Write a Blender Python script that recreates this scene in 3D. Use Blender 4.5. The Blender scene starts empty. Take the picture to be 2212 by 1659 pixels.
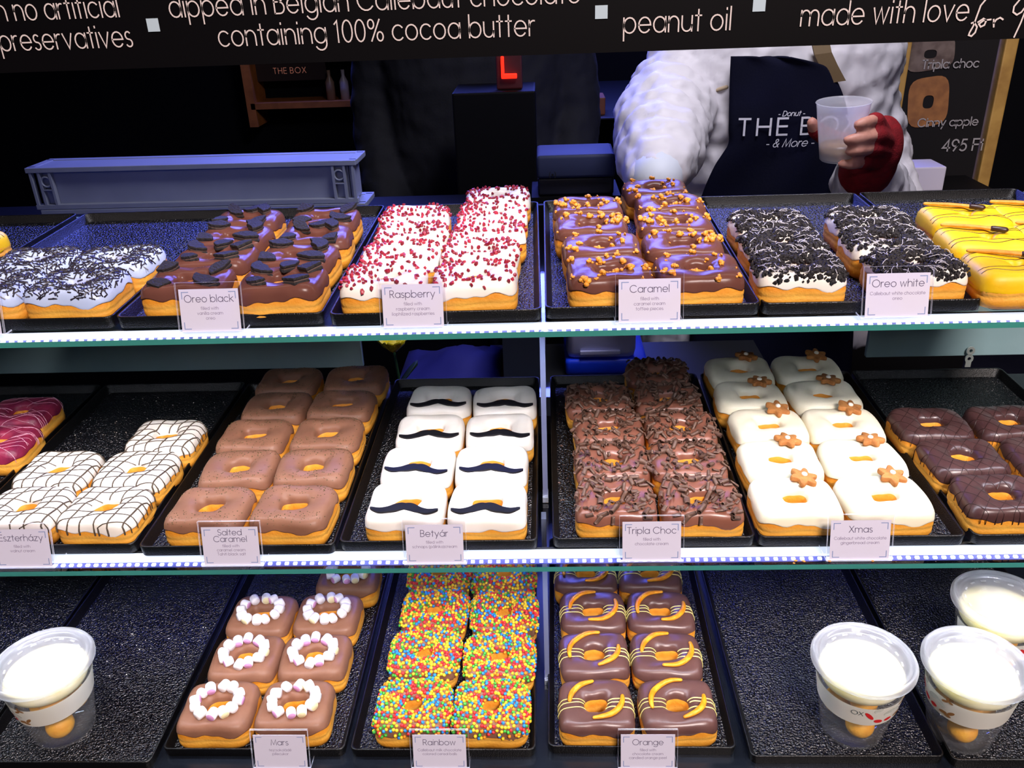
import bpy, bmesh, math, random
from mathutils import Vector, Matrix, Euler
from math import sin, cos, pi, radians, atan2, hypot, exp
sc = bpy.context.scene
COL = sc.collection
# ---------------------------------------------------------------- camera, world, big lights, exposure
CAM = Vector((0, 0, 1.5)); FPX = 1850.39
RT = Vector((.998977, .029385, -.034374)); UP = Vector((.017962, .43974, .897945)); FW = Vector((-.041501, .897644, -.438763))
cd = bpy.data.cameras.new('camera'); cam = bpy.data.objects.new('camera', cd); COL.objects.link(cam)
cd.sensor_width = 36; cd.lens = 36 * FPX / 2212; cd.clip_start = .02
m = Matrix((RT, UP, -FW)).transposed().to_4x4(); m.translation = CAM; cam.matrix_world = m
sc.camera = cam
def at(u, v, Y):
    d = FW + RT * ((u - 1106) / FPX) - UP * ((v - 829.5) / FPX)
    return d * (Y / d.y) + CAM
wd = bpy.data.worlds.new('night'); sc.world = wd; wd.use_nodes = True
wd.node_tree.nodes['Background'].inputs[0].default_value = (.012, .016, .035, 1)
wd.node_tree.nodes['Background'].inputs[1].default_value = .25
def area(name, loc, target, sx, sy, power, color, spread=None):
    l = bpy.data.lights.new(name, 'AREA'); l.shape = 'RECTANGLE'; l.size = sx; l.size_y = sy; l.energy = power; l.color = color
    if spread: l.spread = spread
    o = bpy.data.objects.new(name, l); COL.objects.link(o); o.location = loc
    o.rotation_euler = (Vector(target) - Vector(loc)).to_track_quat('-Z', 'Y').to_euler()
    return o
area('street_lamp_light', (.7, -1.25, 3.05), (.1, .75, 1.2), .7, .5, 118, (1, .84, .80))
area('room_lamp_light', (.35, .95, 2.3), (.15, 1.5, 1.15), .5, .3, 14, (.93, .9, 1))
area('blue_lamp_light', (-.2, 2.95, 2.25), (0, 1.0, 1.25), 1.7, .3, 78, (.12, .16, 1))
sc.view_settings.view_transform = 'Standard'; sc.view_settings.look = 'None'
sc.view_settings.gamma = 1; sc.view_settings.use_curve_mapping = False
sc.view_settings.exposure = 0
LED = 58; LEDTOP = 11
cy = sc.cycles
cy.max_bounces = 8; cy.diffuse_bounces = 3; cy.glossy_bounces = 3; cy.transmission_bounces = 4; cy.transparent_max_bounces = 20
cy.caustics_reflective = False; cy.caustics_refractive = False
cy.use_denoising = True; cy.sample_clamp_indirect = 4
RND = random.Random(7)

# ---------------------------------------------------------------- materials
def lin(c):
    if max(c) > 1.0: c = [x / 255 for x in c]
    return tuple(((x / 12.92) if x <= .04045 else ((x + .055) / 1.055) ** 2.4) for x in c) + (1,)
MATS = {}
def mat(name, c, rough=.5, c2=None, scale=60, bump=0, bscale=200, spec=.5, metal=0, emit=0, ecol=None, sss=0, coat=0, detail=3):
    if name in MATS: return MATS[name]
    m = bpy.data.materials.new(name); m.use_nodes = True; nt = m.node_tree; b = nt.nodes['Principled BSDF']
    b.inputs['Base Color'].default_value = lin(c); b.inputs['Roughness'].default_value = rough
    b.inputs['Specular IOR Level'].default_value = spec; b.inputs['Metallic'].default_value = metal
    if coat: b.inputs['Coat Weight'].default_value = coat; b.inputs['Coat Roughness'].default_value = .12
    if sss:
        b.inputs['Subsurface Weight'].default_value = sss; b.inputs['Subsurface Radius'].default_value = (1, .5, .25); b.inputs['Subsurface Scale'].default_value = .004
    if emit:
        b.inputs['Emission Color'].default_value = lin(ecol or c); b.inputs['Emission Strength'].default_value = emit
    tc = nt.nodes.new('ShaderNodeTexCoord')
    if c2:
        n = nt.nodes.new('ShaderNodeTexNoise'); n.inputs['Scale'].default_value = scale; n.inputs['Detail'].default_value = detail
        nt.links.new(tc.outputs['Object'], n.inputs['Vector'])
        r = nt.nodes.new('ShaderNodeValToRGB'); r.color_ramp.elements[0].position = .35; r.color_ramp.elements[1].position = .65
        r.color_ramp.elements[0].color = lin(c); r.color_ramp.elements[1].color = lin(c2)
        nt.links.new(n.outputs['Fac'], r.inputs['Fac']); nt.links.new(r.outputs['Color'], b.inputs['Base Color'])
    if bump:
        n = nt.nodes.new('ShaderNodeTexNoise'); n.inputs['Scale'].default_value = bscale; n.inputs['Detail'].default_value = 2
        nt.links.new(tc.outputs['Object'], n.inputs['Vector'])
        k = nt.nodes.new('ShaderNodeBump'); k.inputs['Strength'].default_value = bump; k.inputs['Distance'].default_value = .002
        nt.links.new(n.outputs['Fac'], k.inputs['Height']); nt.links.new(k.outputs['Normal'], b.inputs['Normal'])
    MATS[name] = m; return m
def clear(name, tint=(1, 1, 1), gl=.06, rough=.03, fres=1.45, white=0):
    m = bpy.data.materials.new(name); m.use_nodes = True; nt = m.node_tree; nt.nodes.remove(nt.nodes['Principled BSDF'])
    out = nt.nodes['Material Output']
    t = nt.nodes.new('ShaderNodeBsdfTransparent'); t.inputs[0].default_value = (*tint, 1)
    g = nt.nodes.new('ShaderNodeBsdfGlossy'); g.inputs['Roughness'].default_value = rough
    f = nt.nodes.new('ShaderNodeFresnel'); f.inputs['IOR'].default_value = fres
    mx = nt.nodes.new('ShaderNodeMixShader'); ge = nt.nodes.new('ShaderNodeNewGeometry'); mm = nt.nodes.new('ShaderNodeMath'); mm.operation = 'SUBTRACT'; mm.use_clamp = True
    nt.links.new(f.outputs[0], mm.inputs[0]); nt.links.new(ge.outputs['Backfacing'], mm.inputs[1])
    nt.links.new(mm.outputs[0], mx.inputs[0]); nt.links.new(t.outputs[0], mx.inputs[1]); nt.links.new(g.outputs[0], mx.inputs[2])
    last = mx
    if white:
        d = nt.nodes.new('ShaderNodeBsdfTranslucent'); d.inputs[0].default_value = (.9, .93, 1, 1)
        d2 = nt.nodes.new('ShaderNodeBsdfDiffuse'); d2.inputs[0].default_value = (.9, .93, 1, 1)
        a = nt.nodes.new('ShaderNodeAddShader'); nt.links.new(d.outputs[0], a.inputs[0]); nt.links.new(d2.outputs[0], a.inputs[1])
        m2 = nt.nodes.new('ShaderNodeMixShader'); m2.inputs[0].default_value = white
        nt.links.new(mx.outputs[0], m2.inputs[1]); nt.links.new(a.outputs[0], m2.inputs[2]); last = m2
    nt.links.new(last.outputs[0], out.inputs[0]); return m
def translucent(name, c, tr=.5, rough=.3):
    m = bpy.data.materials.new(name); m.use_nodes = True; nt = m.node_tree; b = nt.nodes['Principled BSDF']
    b.inputs['Base Color'].default_value = lin(c); b.inputs['Roughness'].default_value = rough
    t = nt.nodes.new('ShaderNodeBsdfTranslucent'); t.inputs[0].default_value = lin(c)
    mx = nt.nodes.new('ShaderNodeMixShader'); mx.inputs[0].default_value = tr
    nt.links.new(b.outputs[0], mx.inputs[1]); nt.links.new(t.outputs[0], mx.inputs[2]); nt.links.new(mx.outputs[0], nt.nodes['Material Output'].inputs[0])
    return m
def dough_material():
    m = mat('fried_dough', (236, 168, 52), .6, (214, 136, 30), 55, .25, 350)
    nt = m.node_tree; b = nt.nodes['Principled BSDF']; r = [n for n in nt.nodes if n.type == 'VALTORGB'][0]
    tc = [n for n in nt.nodes if n.type == 'TEX_COORD'][0]
    sp = nt.nodes.new('ShaderNodeSeparateXYZ'); nt.links.new(tc.outputs['Object'], sp.inputs[0])
    mr = nt.nodes.new('ShaderNodeMapRange'); mr.inputs['From Min'].default_value = 0; mr.inputs['From Max'].default_value = .026
    nt.links.new(sp.outputs['Z'], mr.inputs['Value'])
    g = nt.nodes.new('ShaderNodeValToRGB'); e = g.color_ramp.elements
    e[0].position = 0; e[0].color = lin((188, 112, 30)); e[1].position = 1; e[1].color = lin((225, 135, 25))
    k = e.new(.28); k.color = lin((226, 158, 50)); k = e.new(.5); k.color = lin((246, 200, 96)); k = e.new(.68); k.color = lin((230, 150, 40))
    nt.links.new(mr.outputs[0], g.inputs['Fac'])
    mx = nt.nodes.new('ShaderNodeMix'); mx.data_type = 'RGBA'; mx.inputs['Factor'].default_value = .5
    nt.links.new(r.outputs['Color'], mx.inputs['A']); nt.links.new(g.outputs['Color'], mx.inputs['B'])
    nt.links.new(mx.outputs['Result'], b.inputs['Base Color'])
    return m
DOUGH = dough_material()
ICE = {
 'choc': mat('milk_chocolate_glaze', (142, 92, 74), .3, (130, 82, 66), 30, .12, 90),
 'darkchoc': mat('dark_chocolate_glaze', (78, 52, 50), .3, (68, 44, 44), 30, .12, 90),
 'mid': mat('caramel_chocolate_glaze', (106, 67, 57), .25, (96, 59, 51), 30, .15, 80, spec=.14),
 'milk': mat('light_chocolate_glaze', (142, 100, 78), .42, (130, 90, 70), 40, .12, 120, spec=.3),
 'orange': mat('orange_chocolate_glaze', (104, 72, 66), .33, (92, 62, 58), 40, .12, 100),
 'white': mat('white_glaze', (244, 240, 232), .3, (238, 232, 220), 30, .1, 80),
 'xmas': mat('white_chocolate_glaze', (246, 240, 214), .38, (240, 234, 204), 30, .12, 70),
 'blue': mat('pale_glaze', (196, 212, 244), .28, (184, 202, 238), 30, .1, 80),
 'pink': mat('berry_glaze', (150, 40, 72), .45, (116, 24, 62), 60, .3, 200),
 'yellow': mat('banana_glaze', (240, 198, 16), .5, (228, 182, 6), 30, .12, 120),
}
COOKIE = mat('black_cookie', (34, 30, 34), .75, (22, 19, 22), 300, .6, 500)
CREAM = mat('cookie_cream', (96, 80, 74), .6)
RASP = [mat('raspberry_bit', (150, 16, 44), .45, (122, 8, 34), 300), mat('raspberry_bit_pale', (184, 44, 68), .45, (150, 20, 46), 300)]
TOFFEE = mat('toffee', (240, 172, 64), .5, (222, 140, 40), 200, .4, 400)
SHAVE = mat('chocolate_shaving', (108, 80, 64), .5, (86, 62, 52), 200)
VERM = mat('chocolate_vermicelli', (38, 32, 40), .4)
BALLS = [mat('sprinkle_' + n, c, .35) for n, c in (('yellow', (252, 216, 48)), ('red', (226, 48, 52)), ('blue', (40, 140, 220)), ('green', (70, 176, 60)), ('orange', (244, 148, 34)))]
MARSH = mat('marshmallow', (250, 246, 248), .7); MARSHP = mat('marshmallow_pink_end', (232, 170, 224), .7); MARSHY = mat('marshmallow_yellow_end', (250, 240, 190), .7)
PEEL = mat('candied_orange_peel', (238, 136, 16), .4, (246, 178, 40), 90, .4, 300)
DRIZ_Y = mat('yellow_drizzle', (250, 240, 150), .4); DRIZ_W = mat('white_drizzle', (196, 194, 202), .4)
DRIZ_B = mat('cocoa_drizzle', (78, 66, 52), .45); DRIZ_D = mat('dark_drizzle', (48, 28, 26), .35)
BLACKICE = mat('black_fondant', (26, 26, 32), .5, (20, 20, 26), 100, spec=.25)
GINGER = mat('gingerbread', (196, 134, 72), .75, (176, 112, 56), 150, .4, 400); PEARL = mat('sugar_pearl', (250, 246, 230), .3)
BANST = mat('banana_stick', (222, 164, 60), .55, (200, 136, 40), 120, .3, 300)
SALT = mat('dark_salt', (88, 78, 44), .5)
def tray_mat():
    m = mat('black_tray', (12, 14, 20), .24, None, spec=1.0)
    nt = m.node_tree; b = nt.nodes['Principled BSDF']; tc = [n for n in nt.nodes if n.type == 'TEX_COORD'][0]
    v = nt.nodes.new('ShaderNodeTexNoise'); v.inputs['Scale'].default_value = 470; v.inputs['Detail'].default_value = 1.5
    nt.links.new(tc.outputs['Object'], v.inputs['Vector'])
    k = nt.nodes.new('ShaderNodeBump'); k.inputs['Strength'].default_value = 1.0; k.inputs['Distance'].default_value = .004
    nt.links.new(v.outputs['Fac'], k.inputs['Height']); nt.links.new(k.outputs['Normal'], b.inputs['Normal'])
    return m
TRAY = tray_mat(); TRAYRIM = mat('black_tray_rim', (5, 5, 6), .36, None, 60, .3, 900)
GLASS = clear('shelf_glass', (.965, .985, .98)); GLASSE = translucent('glass_edge_green', (66, 148, 136), .24, .1)
ACRYL = clear('clear_acrylic', (.97, .97, .98), rough=.05); ACRYLE = clear('acrylic_edge', (.9, .9, .95), rough=.2, white=.5)
PLAST = clear('clear_cup_plastic', (.97, .98, .98), rough=.06, fres=1.5, white=.025); LIDM = clear('clear_lid_plastic', (.95, .97, .98), rough=.1, fres=1.6, white=.2)
PAPER = translucent('card_paper', (244, 242, 255), .22, .6)
INK = mat('dark_ink', (92, 82, 112), .7); INK2 = mat('grey_ink', (150, 138, 166), .7); INKB = mat('blue_grey_ink', (140, 158, 200), .7)
BLACK = mat('black_panel', (6, 5, 7), .45, spec=.15); SIGNTXT = mat('pale_lettering', (206, 194, 190), .7); SIGNSQ = mat('pale_blue_square', (172, 190, 200), .7)

# ---------------------------------------------------------------- helpers
def obj(name, bm, mats, parent=None, smooth=False):
    me = bpy.data.meshes.new(name)
    if isinstance(bm, bmesh.types.BMesh):
        bm.to_mesh(me); bm.free()
    for k in (mats if isinstance(mats, (list, tuple)) else [mats]): me.materials.append(k)
    if smooth: me.polygons.foreach_set('use_smooth', [True] * len(me.polygons))
    o = bpy.data.objects.new(name, me); COL.objects.link(o)
    if parent: o.parent = parent
    return o
def put(name, me, parent, loc=(0, 0, 0), rot=(0, 0, 0), s=1):
    o = bpy.data.objects.new(name, me); COL.objects.link(o); o.parent = parent
    o.location = loc; o.rotation_euler = rot; o.scale = (s, s, s) if not hasattr(s, '__len__') else s
    return o
def mesh_of(name, bm, mats, smooth=True):
    me = bpy.data.meshes.new(name); bm.to_mesh(me); bm.free()
    for k in (mats if isinstance(mats, (list, tuple)) else [mats]): me.materials.append(k)
    if smooth: me.polygons.foreach_set('use_smooth', [True] * len(me.polygons))
    return me
def tag(o, label, cat, group=None):
    o['label'] = label; o['category'] = cat
    if group: o['group'] = group
    return o
def thing(name, label, cat, loc=(0, 0, 0), rot=(0, 0, 0), group=None):
    o = bpy.data.objects.new(name, None); COL.objects.link(o); o.empty_display_size = .02
    o.location = loc; o.rotation_euler = rot
    return tag(o, label, cat, group)
def structure(o): o['kind'] = 'structure'; return o
def stuff(o): o['kind'] = 'stuff'; return o
def dup(root, loc, rot, label):
    kids = {}
    for o in bpy.data.objects:
        if o.parent: kids.setdefault(o.parent, []).append(o)
    r = root.copy(); COL.objects.link(r); r.location = loc; r.rotation_euler = rot; r['label'] = label
    for ch in kids.get(root, []):
        c = ch.copy(); COL.objects.link(c); c.parent = r
        for g in kids.get(ch, []):
            d = g.copy(); COL.objects.link(d); d.parent = c
    return r
def box(bm, c, s, mi=0, M=None, bev=0):
    v = []
    r = bmesh.ops.create_cube(bm, size=1)
    for q in r['verts']:
        q.co = Vector((q.co.x * s[0] + c[0], q.co.y * s[1] + c[1], q.co.z * s[2] + c[2]))
    fs = {f for q in r['verts'] for f in q.link_faces}
    for f in fs: f.material_index = mi
    if bev:
        es = list({e for q in r['verts'] for e in q.link_edges})
        rr = bmesh.ops.bevel(bm, geom=es, offset=bev, segments=2, affect='EDGES', profile=.6)
        for f in rr['faces']: f.material_index = mi
        vs = {q for f in rr['faces'] for q in f.verts}
        vs |= {q for q in r['verts'] if q.is_valid}
    else: vs = set(r['verts'])
    if M:
        for q in vs: q.co = M @ q.co
def loft(bm, rings, cap=True, mi=0, closed=False):
    R = [[bm.verts.new(p) for p in ring] for ring in rings]
    n = len(R[0]); pairs = list(zip(R, R[1:])) + ([(R[-1], R[0])] if closed else [])
    for a, b in pairs:
        for i in range(n):
            j = (i + 1) % n
            f = bm.faces.new((a[i], a[j], b[j], b[i])); f.material_index = mi
    if cap and not closed:
        f = bm.faces.new(R[0][::-1]); f.material_index = mi
        f = bm.faces.new(R[-1]); f.material_index = mi
def tube(bm, pts, rad, n=8, mi=0, flat=1.0, round_ends=True):
    pts = [Vector(p) for p in pts]; k = len(pts)
    if not hasattr(rad, '__len__'): rad = [rad] * k
    tg = [(pts[min(i + 1, k - 1)] - pts[max(i - 1, 0)]).normalized() for i in range(k)]
    u = tg[0].orthogonal().normalized()
    if abs(tg[0].z) < .9: u = tg[0].cross(Vector((0, 0, 1))).normalized()
    rings = []
    seq = list(zip(pts, tg, rad))
    if round_ends:
        p, t, r = seq[0]; q, w, s = seq[-1]
        seq = [(p - t * r * .85, t, r * .35), (p - t * r * .5, t, r * .8)] + seq + [(q + w * s * .5, w, s * .8), (q + w * s * .85, w, s * .35)]
    for p, t, r in seq:
        u = (u - t * u.dot(t)).normalized(); w = t.cross(u)
        rings.append([p + u * (r * cos(a)) + w * (r * flat * sin(a)) for a in [2 * pi * i / n for i in range(n)]])
    loft(bm, rings, True, mi)
def ball(bm, c, r, sub=2, mi=0, s=(1, 1, 1), rot=None, jit=0, rnd=None):
    q = bmesh.ops.create_icosphere(bm, subdivisions=sub, radius=1)
    for v in q['verts']:
        k = 1 + (rnd.uniform(-jit, jit) if jit else 0)
        p = Vector((v.co.x * s[0], v.co.y * s[1], v.co.z * s[2])) * (r * k)
        if rot: p = rot @ p
        v.co = p + Vector(c)
    if mi:
        for v in q['verts']:
            for f in v.link_faces: f.material_index = mi
def lathe(bm, prof, n=48, mi=0, c=(0, 0, 0), closed=False):
    loft(bm, [[(c[0] + r * cos(2 * pi * i / n), c[1] + r * sin(2 * pi * i / n), c[2] + z) for i in range(n)] for r, z in prof], False, mi, closed)
def prism(bm, outline, h, mi=0, M=None, round_=0):
    """extruded outline with softened top"""
    n = len(outline); cx = sum(p[0] for p in outline) / n; cy_ = sum(p[1] for p in outline) / n
    lv = [(1 - round_ * .5, 0), (1, h * .25), (1, h * .7), (1 - round_ * .4, h * .95), (1 - round_, h)] if round_ else [(1, 0), (1, h)]
    rings = []
    for k, z in lv:
        ring = [Vector((cx + (x - cx) * k, cy_ + (y - cy_) * k, z)) for x, y in outline]
        rings.append([M @ p for p in ring] if M else ring)
    loft(bm, rings, True, mi)

# ---------------------------------------------------------------- stroke lettering
def A(cx, cy_, rx, ry, a0, a1, n=None):
    n = n or max(4, int(abs(a1 - a0) / 20))
    return [(cx + rx * cos(radians(a0 + (a1 - a0) * i / n)), cy_ + ry * sin(radians(a0 + (a1 - a0) * i / n))) for i in range(n + 1)]
O_ = A(.5, .5, .5, .5, 90, 450)
DOT = lambda x, y: [(x, y - .04), (x, y + .06)]
G = {
 'a': (1, [O_, [(1, 0), (1, 1)]]), 'b': (1, [O_, [(0, 0), (0, 1.5)]]), 'c': (.9, [A(.5, .5, .5, .5, 42, 318)]), 'd': (1, [O_, [(1, 0), (1, 1.5)]]),
 'e': (1, [[(0.02, .5), (1, .5)] + A(.5, .5, .5, .5, 0, 322)[1:]]), 'f': (.5, [[(.22, 0), (.22, 1.2)] + A(.47, 1.2, .25, .3, 180, 80)[1:], [(0, 1), (.5, 1)]]),
 'g': (1, [O_, [(1, 1), (1, -.05)] + A(.5, -.02, .5, .45, 0, -150)[1:]]), 'h': (.85, [[(0, 0), (0, 1.5)], A(.42, .57, .42, .43, 180, 0) + [(.84, 0)]]),
 'i': (.06, [[(.03, 0), (.03, 1)], DOT(.03, 1.36)]), 'j': (.25, [[(.2, 1), (.2, -.2)] + A(-.02, -.2, .22, .25, 0, -80)[1:], DOT(.2, 1.36)]),
 'k': (.8, [[(0, 0), (0, 1.5)], [(.72, 1), (0.02, .45)], [(.22, .6), (.8, 0)]]), 'l': (.06, [[(.03, 0), (.03, 1.5)]]),
 'm': (1.5, [[(0, 0), (0, 1)], A(.37, .62, .37, .38, 180, 0) + [(.74, 0)], A(1.11, .62, .37, .38, 180, 0) + [(1.48, 0)]]),
 'n': (.85, [[(0, 0), (0, 1)], A(.42, .57, .42, .43, 180, 0) + [(.84, 0)]]), 'o': (1, [O_]), 'p': (1, [O_, [(0, -.5), (0, 1)]]),
 'r': (.45, [[(0, 0), (0, 1)], A(.36, .56, .36, .42, 180, 75)]), 's': (.56, [A(.28, .74, .25, .25, 40, 270) + A(.28, .24, .28, .25, 90, -150)[1:]]),
 't': (.5, [[(.25, 0), (.25, 1.38)], [(0, 1), (.5, 1)]]), 'u': (.85, [[(0, 1), (0, .42)] + A(.42, .42, .42, .42, 180, 360)[1:], [(.84, 0), (.84, 1)]]),
 'v': (.85, [[(0, 1), (.42, 0), (.84, 1)]]), 'w': (1.25, [[(0, 1), (.31, 0), (.62, 1), (.93, 0), (1.24, 1)]]), 'x': (.8, [[(0, 0), (.8, 1)], [(0, 1), (.8, 0)]]),
 'y': (.85, [[(0, 1), (.44, 0)], [(.86, 1), (.22, -.5)]]), 'z': (.75, [[(.02, 1), (.74, 1), (0, 0), (.76, 0)]]),
 'A': (1.2, [[(0, 0), (.6, 1.45), (1.2, 0)], [(.22, .5), (.98, .5)]]),
 'B': (.85, [[(0, 0), (0, 1.45), (.42, 1.45)] + A(.42, 1.1, .35, .35, 90, -90)[1:] + [(0, .75)], [(.4, .75)] + A(.44, .375, .4, .375, 90, -90) + [(0, 0)]]),
 'C': (1.35, [A(.73, .725, .73, .725, 40, 320)]), 'D': (1.1, [[(0, 0), (0, 1.45), (.4, 1.45)] + A(.4, .725, .7, .725, 90, -90)[1:] + [(0, 0)]]),
 'E': (.75, [[(.75, 1.45), (0, 1.45), (0, 0), (.75, 0)], [(0, .75), (.72, .75)]]), 'F': (.7, [[(.7, 1.45), (0, 1.45), (0, 0)], [(0, .75), (.66, .75)]]),
 'H': (1, [[(0, 0), (0, 1.45)], [(1, 0), (1, 1.45)], [(0, .75), (1, .75)]]), 'M': (1.3, [[(0, 0), (.16, 1.45), (.65, .1), (1.14, 1.45), (1.3, 0)]]),
 'O': (1.46, [A(.73, .725, .73, .725, 90, 450)]), 'R': (.85, [[(0, 0), (0, 1.45), (.4, 1.45)] + A(.4, 1.07, .38, .38, 90, -90)[1:] + [(0, .69)], [(.36, .69), (.84, 0)]]),
 'S': (.8, [A(.4, 1.08, .34, .37, 30, 270) + A(.4, .36, .4, .36, 90, -155)[1:]]), 'T': (.85, [[(.42, 0), (.42, 1.45)], [(0, 1.45), (.84, 1.45)]]),
 'X': (1, [[(0, 0), (.96, 1.45)], [(.04, 1.45), (1, 0)]]), '&': (1, [[(1, 0), (.2, 1.05)] + A(.42, 1.2, .24, .25, 190, 0) + [(.5, .85)] + A(.38, .38, .38, .38, 110, 330)[0:] + [(.95, .65)]]),
 '0': (.85, [A(.42, .72, .42, .72, 90, 450)]), '1': (.4, [[(.0, 1.2), (.25, 1.42), (.25, 0)]]), '4': (.9, [[(.66, 0), (.66, 1.42), (0, .4), (.9, .4)]]),
 '5': (.8, [[(.74, 1.42), (.25, 1.42), (.12, .8)] + A(.36, .45, .42, .45, 115, -140)]), '9': (.8, [A(.4, 1.0, .4, .42, 0, 360), [(.79, .9), (.3, 0)]]),
 '8': (.75, [A(.38, 1.08, .31, .34, 0, 360), A(.38, .38, .38, .38, 0, 360)]), '%': (1.3, [A(.28, 1.12, .26, .3, 0, 360), A(1.02, .3, .26, .3, 0, 360), [(1.05, 1.42), (.25, 0)]]), '(': (.3, [A(.5, .5, .5, .95, 120, 240)]), ')': (.3, [A(-.2, .5, .5, .95, 60, -60)]),
 '-': (.5, [[(0, .5), (.45, .5)]]), '*': (.6, [[(.3, .2), (.3, .8)], [(.05, .35), (.55, .65)], [(.05, .65), (.55, .35)]]), ' ': (.45, []),
}
for a_, b_ in (('á', 'a'), ('é', 'e')): G[a_] = (G[b_][0], G[b_][1] + [[(.45, 1.22), (.68, 1.5)]])
def text_lines(s, gap=.26, slant=0):
    x = 0; out = []
    for ch in s:
        w, st = G[ch]
        for l in st: out.append([(x + p[0] + slant * p[1], p[1]) for p in l])
        x += w + (gap if ch != ' ' else .1)
    return out, x - gap
def ribbon(bm, pts, w, place, mi=0):
    pts = [Vector((p[0], p[1])) for p in pts]
    pts = [p for i, p in enumerate(pts) if i == 0 or (p - pts[i - 1]).length > 1e-7]
    k = len(pts); 
    if k < 2: return
    closed = (pts[0] - pts[-1]).length < 1e-6
    L, Rr = [], []
    for i, p in enumerate(pts):
        a = pts[i - 1] if i > 0 else (pts[-2] if closed else None); b = pts[i + 1] if i < k - 1 else (pts[1] if closed else None)
        d1 = (p - a).normalized() if a is not None else None; d2 = (b - p).normalized() if b is not None else None
        t = (d1 + d2) if (d1 is not None and d2 is not None) else (d1 or d2)
        if t.length < .35: t = d2
        sc_ = 1
        if d1 is not None and d2 is not None: t = t.normalized(); sc_ = min(2.2, 1 / max(.45, t.dot(d2)))
        t = t.normalized(); n = Vector((-t.y, t.x)) * (w / 2 * sc_)
        e = Vector((0, 0))
        if d1 is None: e = -t * w * .35
        if d2 is None: e = t * w * .35
        L.append(bm.verts.new(place(p + n + e))); Rr.append(bm.verts.new(place(p - n + e)))
    for i in range(k - 1):
        f = bm.faces.new((L[i], Rr[i], Rr[i + 1], L[i + 1])); f.material_index = mi
def write(bm, s, x, y, size, place=None, wt=.1, align='c', width=None, mi=0, gap=.26, slant=0):
    """one line of lettering; size = x-height, (x, y) = baseline point"""
    ls, w = text_lines(s, gap, slant)
    sx = size if width is None else width / w
    x0 = x - (w * sx / 2 if align == 'c' else (w * sx if align == 'r' else 0))
    place = place or (lambda p: (p.x, 0, p.y))
    for l in ls: ribbon(bm, [(x0 + p[0] * sx, y + p[1] * size) for p in l], wt * size, place, mi)

# ---------------------------------------------------------------- shelves
Y0 = (.667, .6195, .578); T = (.0227, .0074, 0); Z0 = (1.24371, 1.0433, .8312)      # tray rim plane of the three shelves
TW, TL, TH = .178, .33, .0105
def sz(s, y, h=0): return Z0[s] + T[s] * (y - Y0[s]) + h
def srot(s, rz=0): return (math.atan(T[s]), 0, rz)
XL, XR = -.78, .62
NAMES = ('upper', 'middle')
for s in (0, 1):
    yf = Y0[s] - .024; yb = Y0[s] + .335; zt = -TH - .0002
    bm = bmesh.new(); box(bm, ((XL + XR) / 2, (yb - yf) / 2, -.0025), (XR - XL, yb - yf, .005))
    bm.normal_update()
    for f in bm.faces:
        if abs(f.normal.z) < .5 and f.normal.y < .5: f.material_index = 1
    sh = obj('glass_shelf', bm, [GLASS, GLASSE]); sh.location = (0, yf, sz(s, yf, zt)); sh.rotation_euler = srot(s)
    tag(sh, '%s clear glass shelf with green polished edge, carrying black donut trays' % NAMES[s], 'shelf', 'glass shelves of the display case')
    # light strip glued under the glass
    st = thing('led_strip', 'white LED strip shining under the front edge of the %s glass shelf' % NAMES[s], 'light', (0, yf, sz(s, yf, zt - .0052)), srot(s), 'LED strips under the shelves')
    bm = bmesh.new(); n = 28; ww = (XR - XL) / n
    for i in range(n): box(bm, (XL + ww * (i + .5), .0265, -.002), (ww * .998, .010, .004))
    bm.normal_update()
    for f in bm.faces:
        if f.normal.z < -.5: f.material_index = 1
    obj('diffuser', bm, [mat('led_profile', (240, 244, 255), .4, emit=1.15, ecol=(226, 234, 255)), mat('led_diffuser', (240, 244, 255), .4, emit=LED, ecol=(232, 238, 255))], st)
    bm = bmesh.new(); box(bm, ((XL + XR) / 2, .0335, -.0045), (XR - XL, .0022, .009)); obj('profile_lip', bm, mat('dark_aluminium', (60, 62, 66), .5), st)
    bm = bmesh.new(); box(bm, ((XL + XR) / 2, .0185, -.0030), (XR - XL, .007, .001))
    obj('circuit_tape', bm, mat('blue_tape', (96, 104, 206), .4), st)
    bm = bmesh.new()
    for i in range(184): box(bm, (XL + .004 + i * .0076, .0172, -.0018), (.0032, .0026, .0016))
    obj('diode_dots', bm, mat('led_diode', (240, 244, 255), .4, emit=3, ecol=(226, 236, 255)), st)
# lamp behind the header sign that lights the top trays
st = thing('led_strip', 'white LED lamp bar fixed behind the lower edge of the black header sign', 'light', (0, .742, 1.447), (0, 0, 0), 'LED strips under the shelves')
bm = bmesh.new()
for i in range(28): box(bm, (XL + ww * (i + .5), 0, 0), (ww * .998, .012, .008))
obj('diffuser', bm, mat('led_diffuser_header', (250, 244, 240), .4, emit=LEDTOP, ecol=(255, 240, 236)), st)
bm = bmesh.new(); box(bm, ((XL + XR) / 2, 0, .008), (XR - XL, .02, .008)); obj('lamp_housing', bm, BLACK, st)

# the base of the case
bm = bmesh.new(); box(bm, ((XL + XR) / 2, .76, .8206 / 2), (XR - XL + .1, .56, .8206), bev=.004)
cs = obj('display_counter', bm, mat('dark_gloss_counter', (22, 27, 36), .22, (14, 18, 26), 12)); tag(cs, 'dark glossy counter base carrying the lowest row of trays', 'counter')
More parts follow.
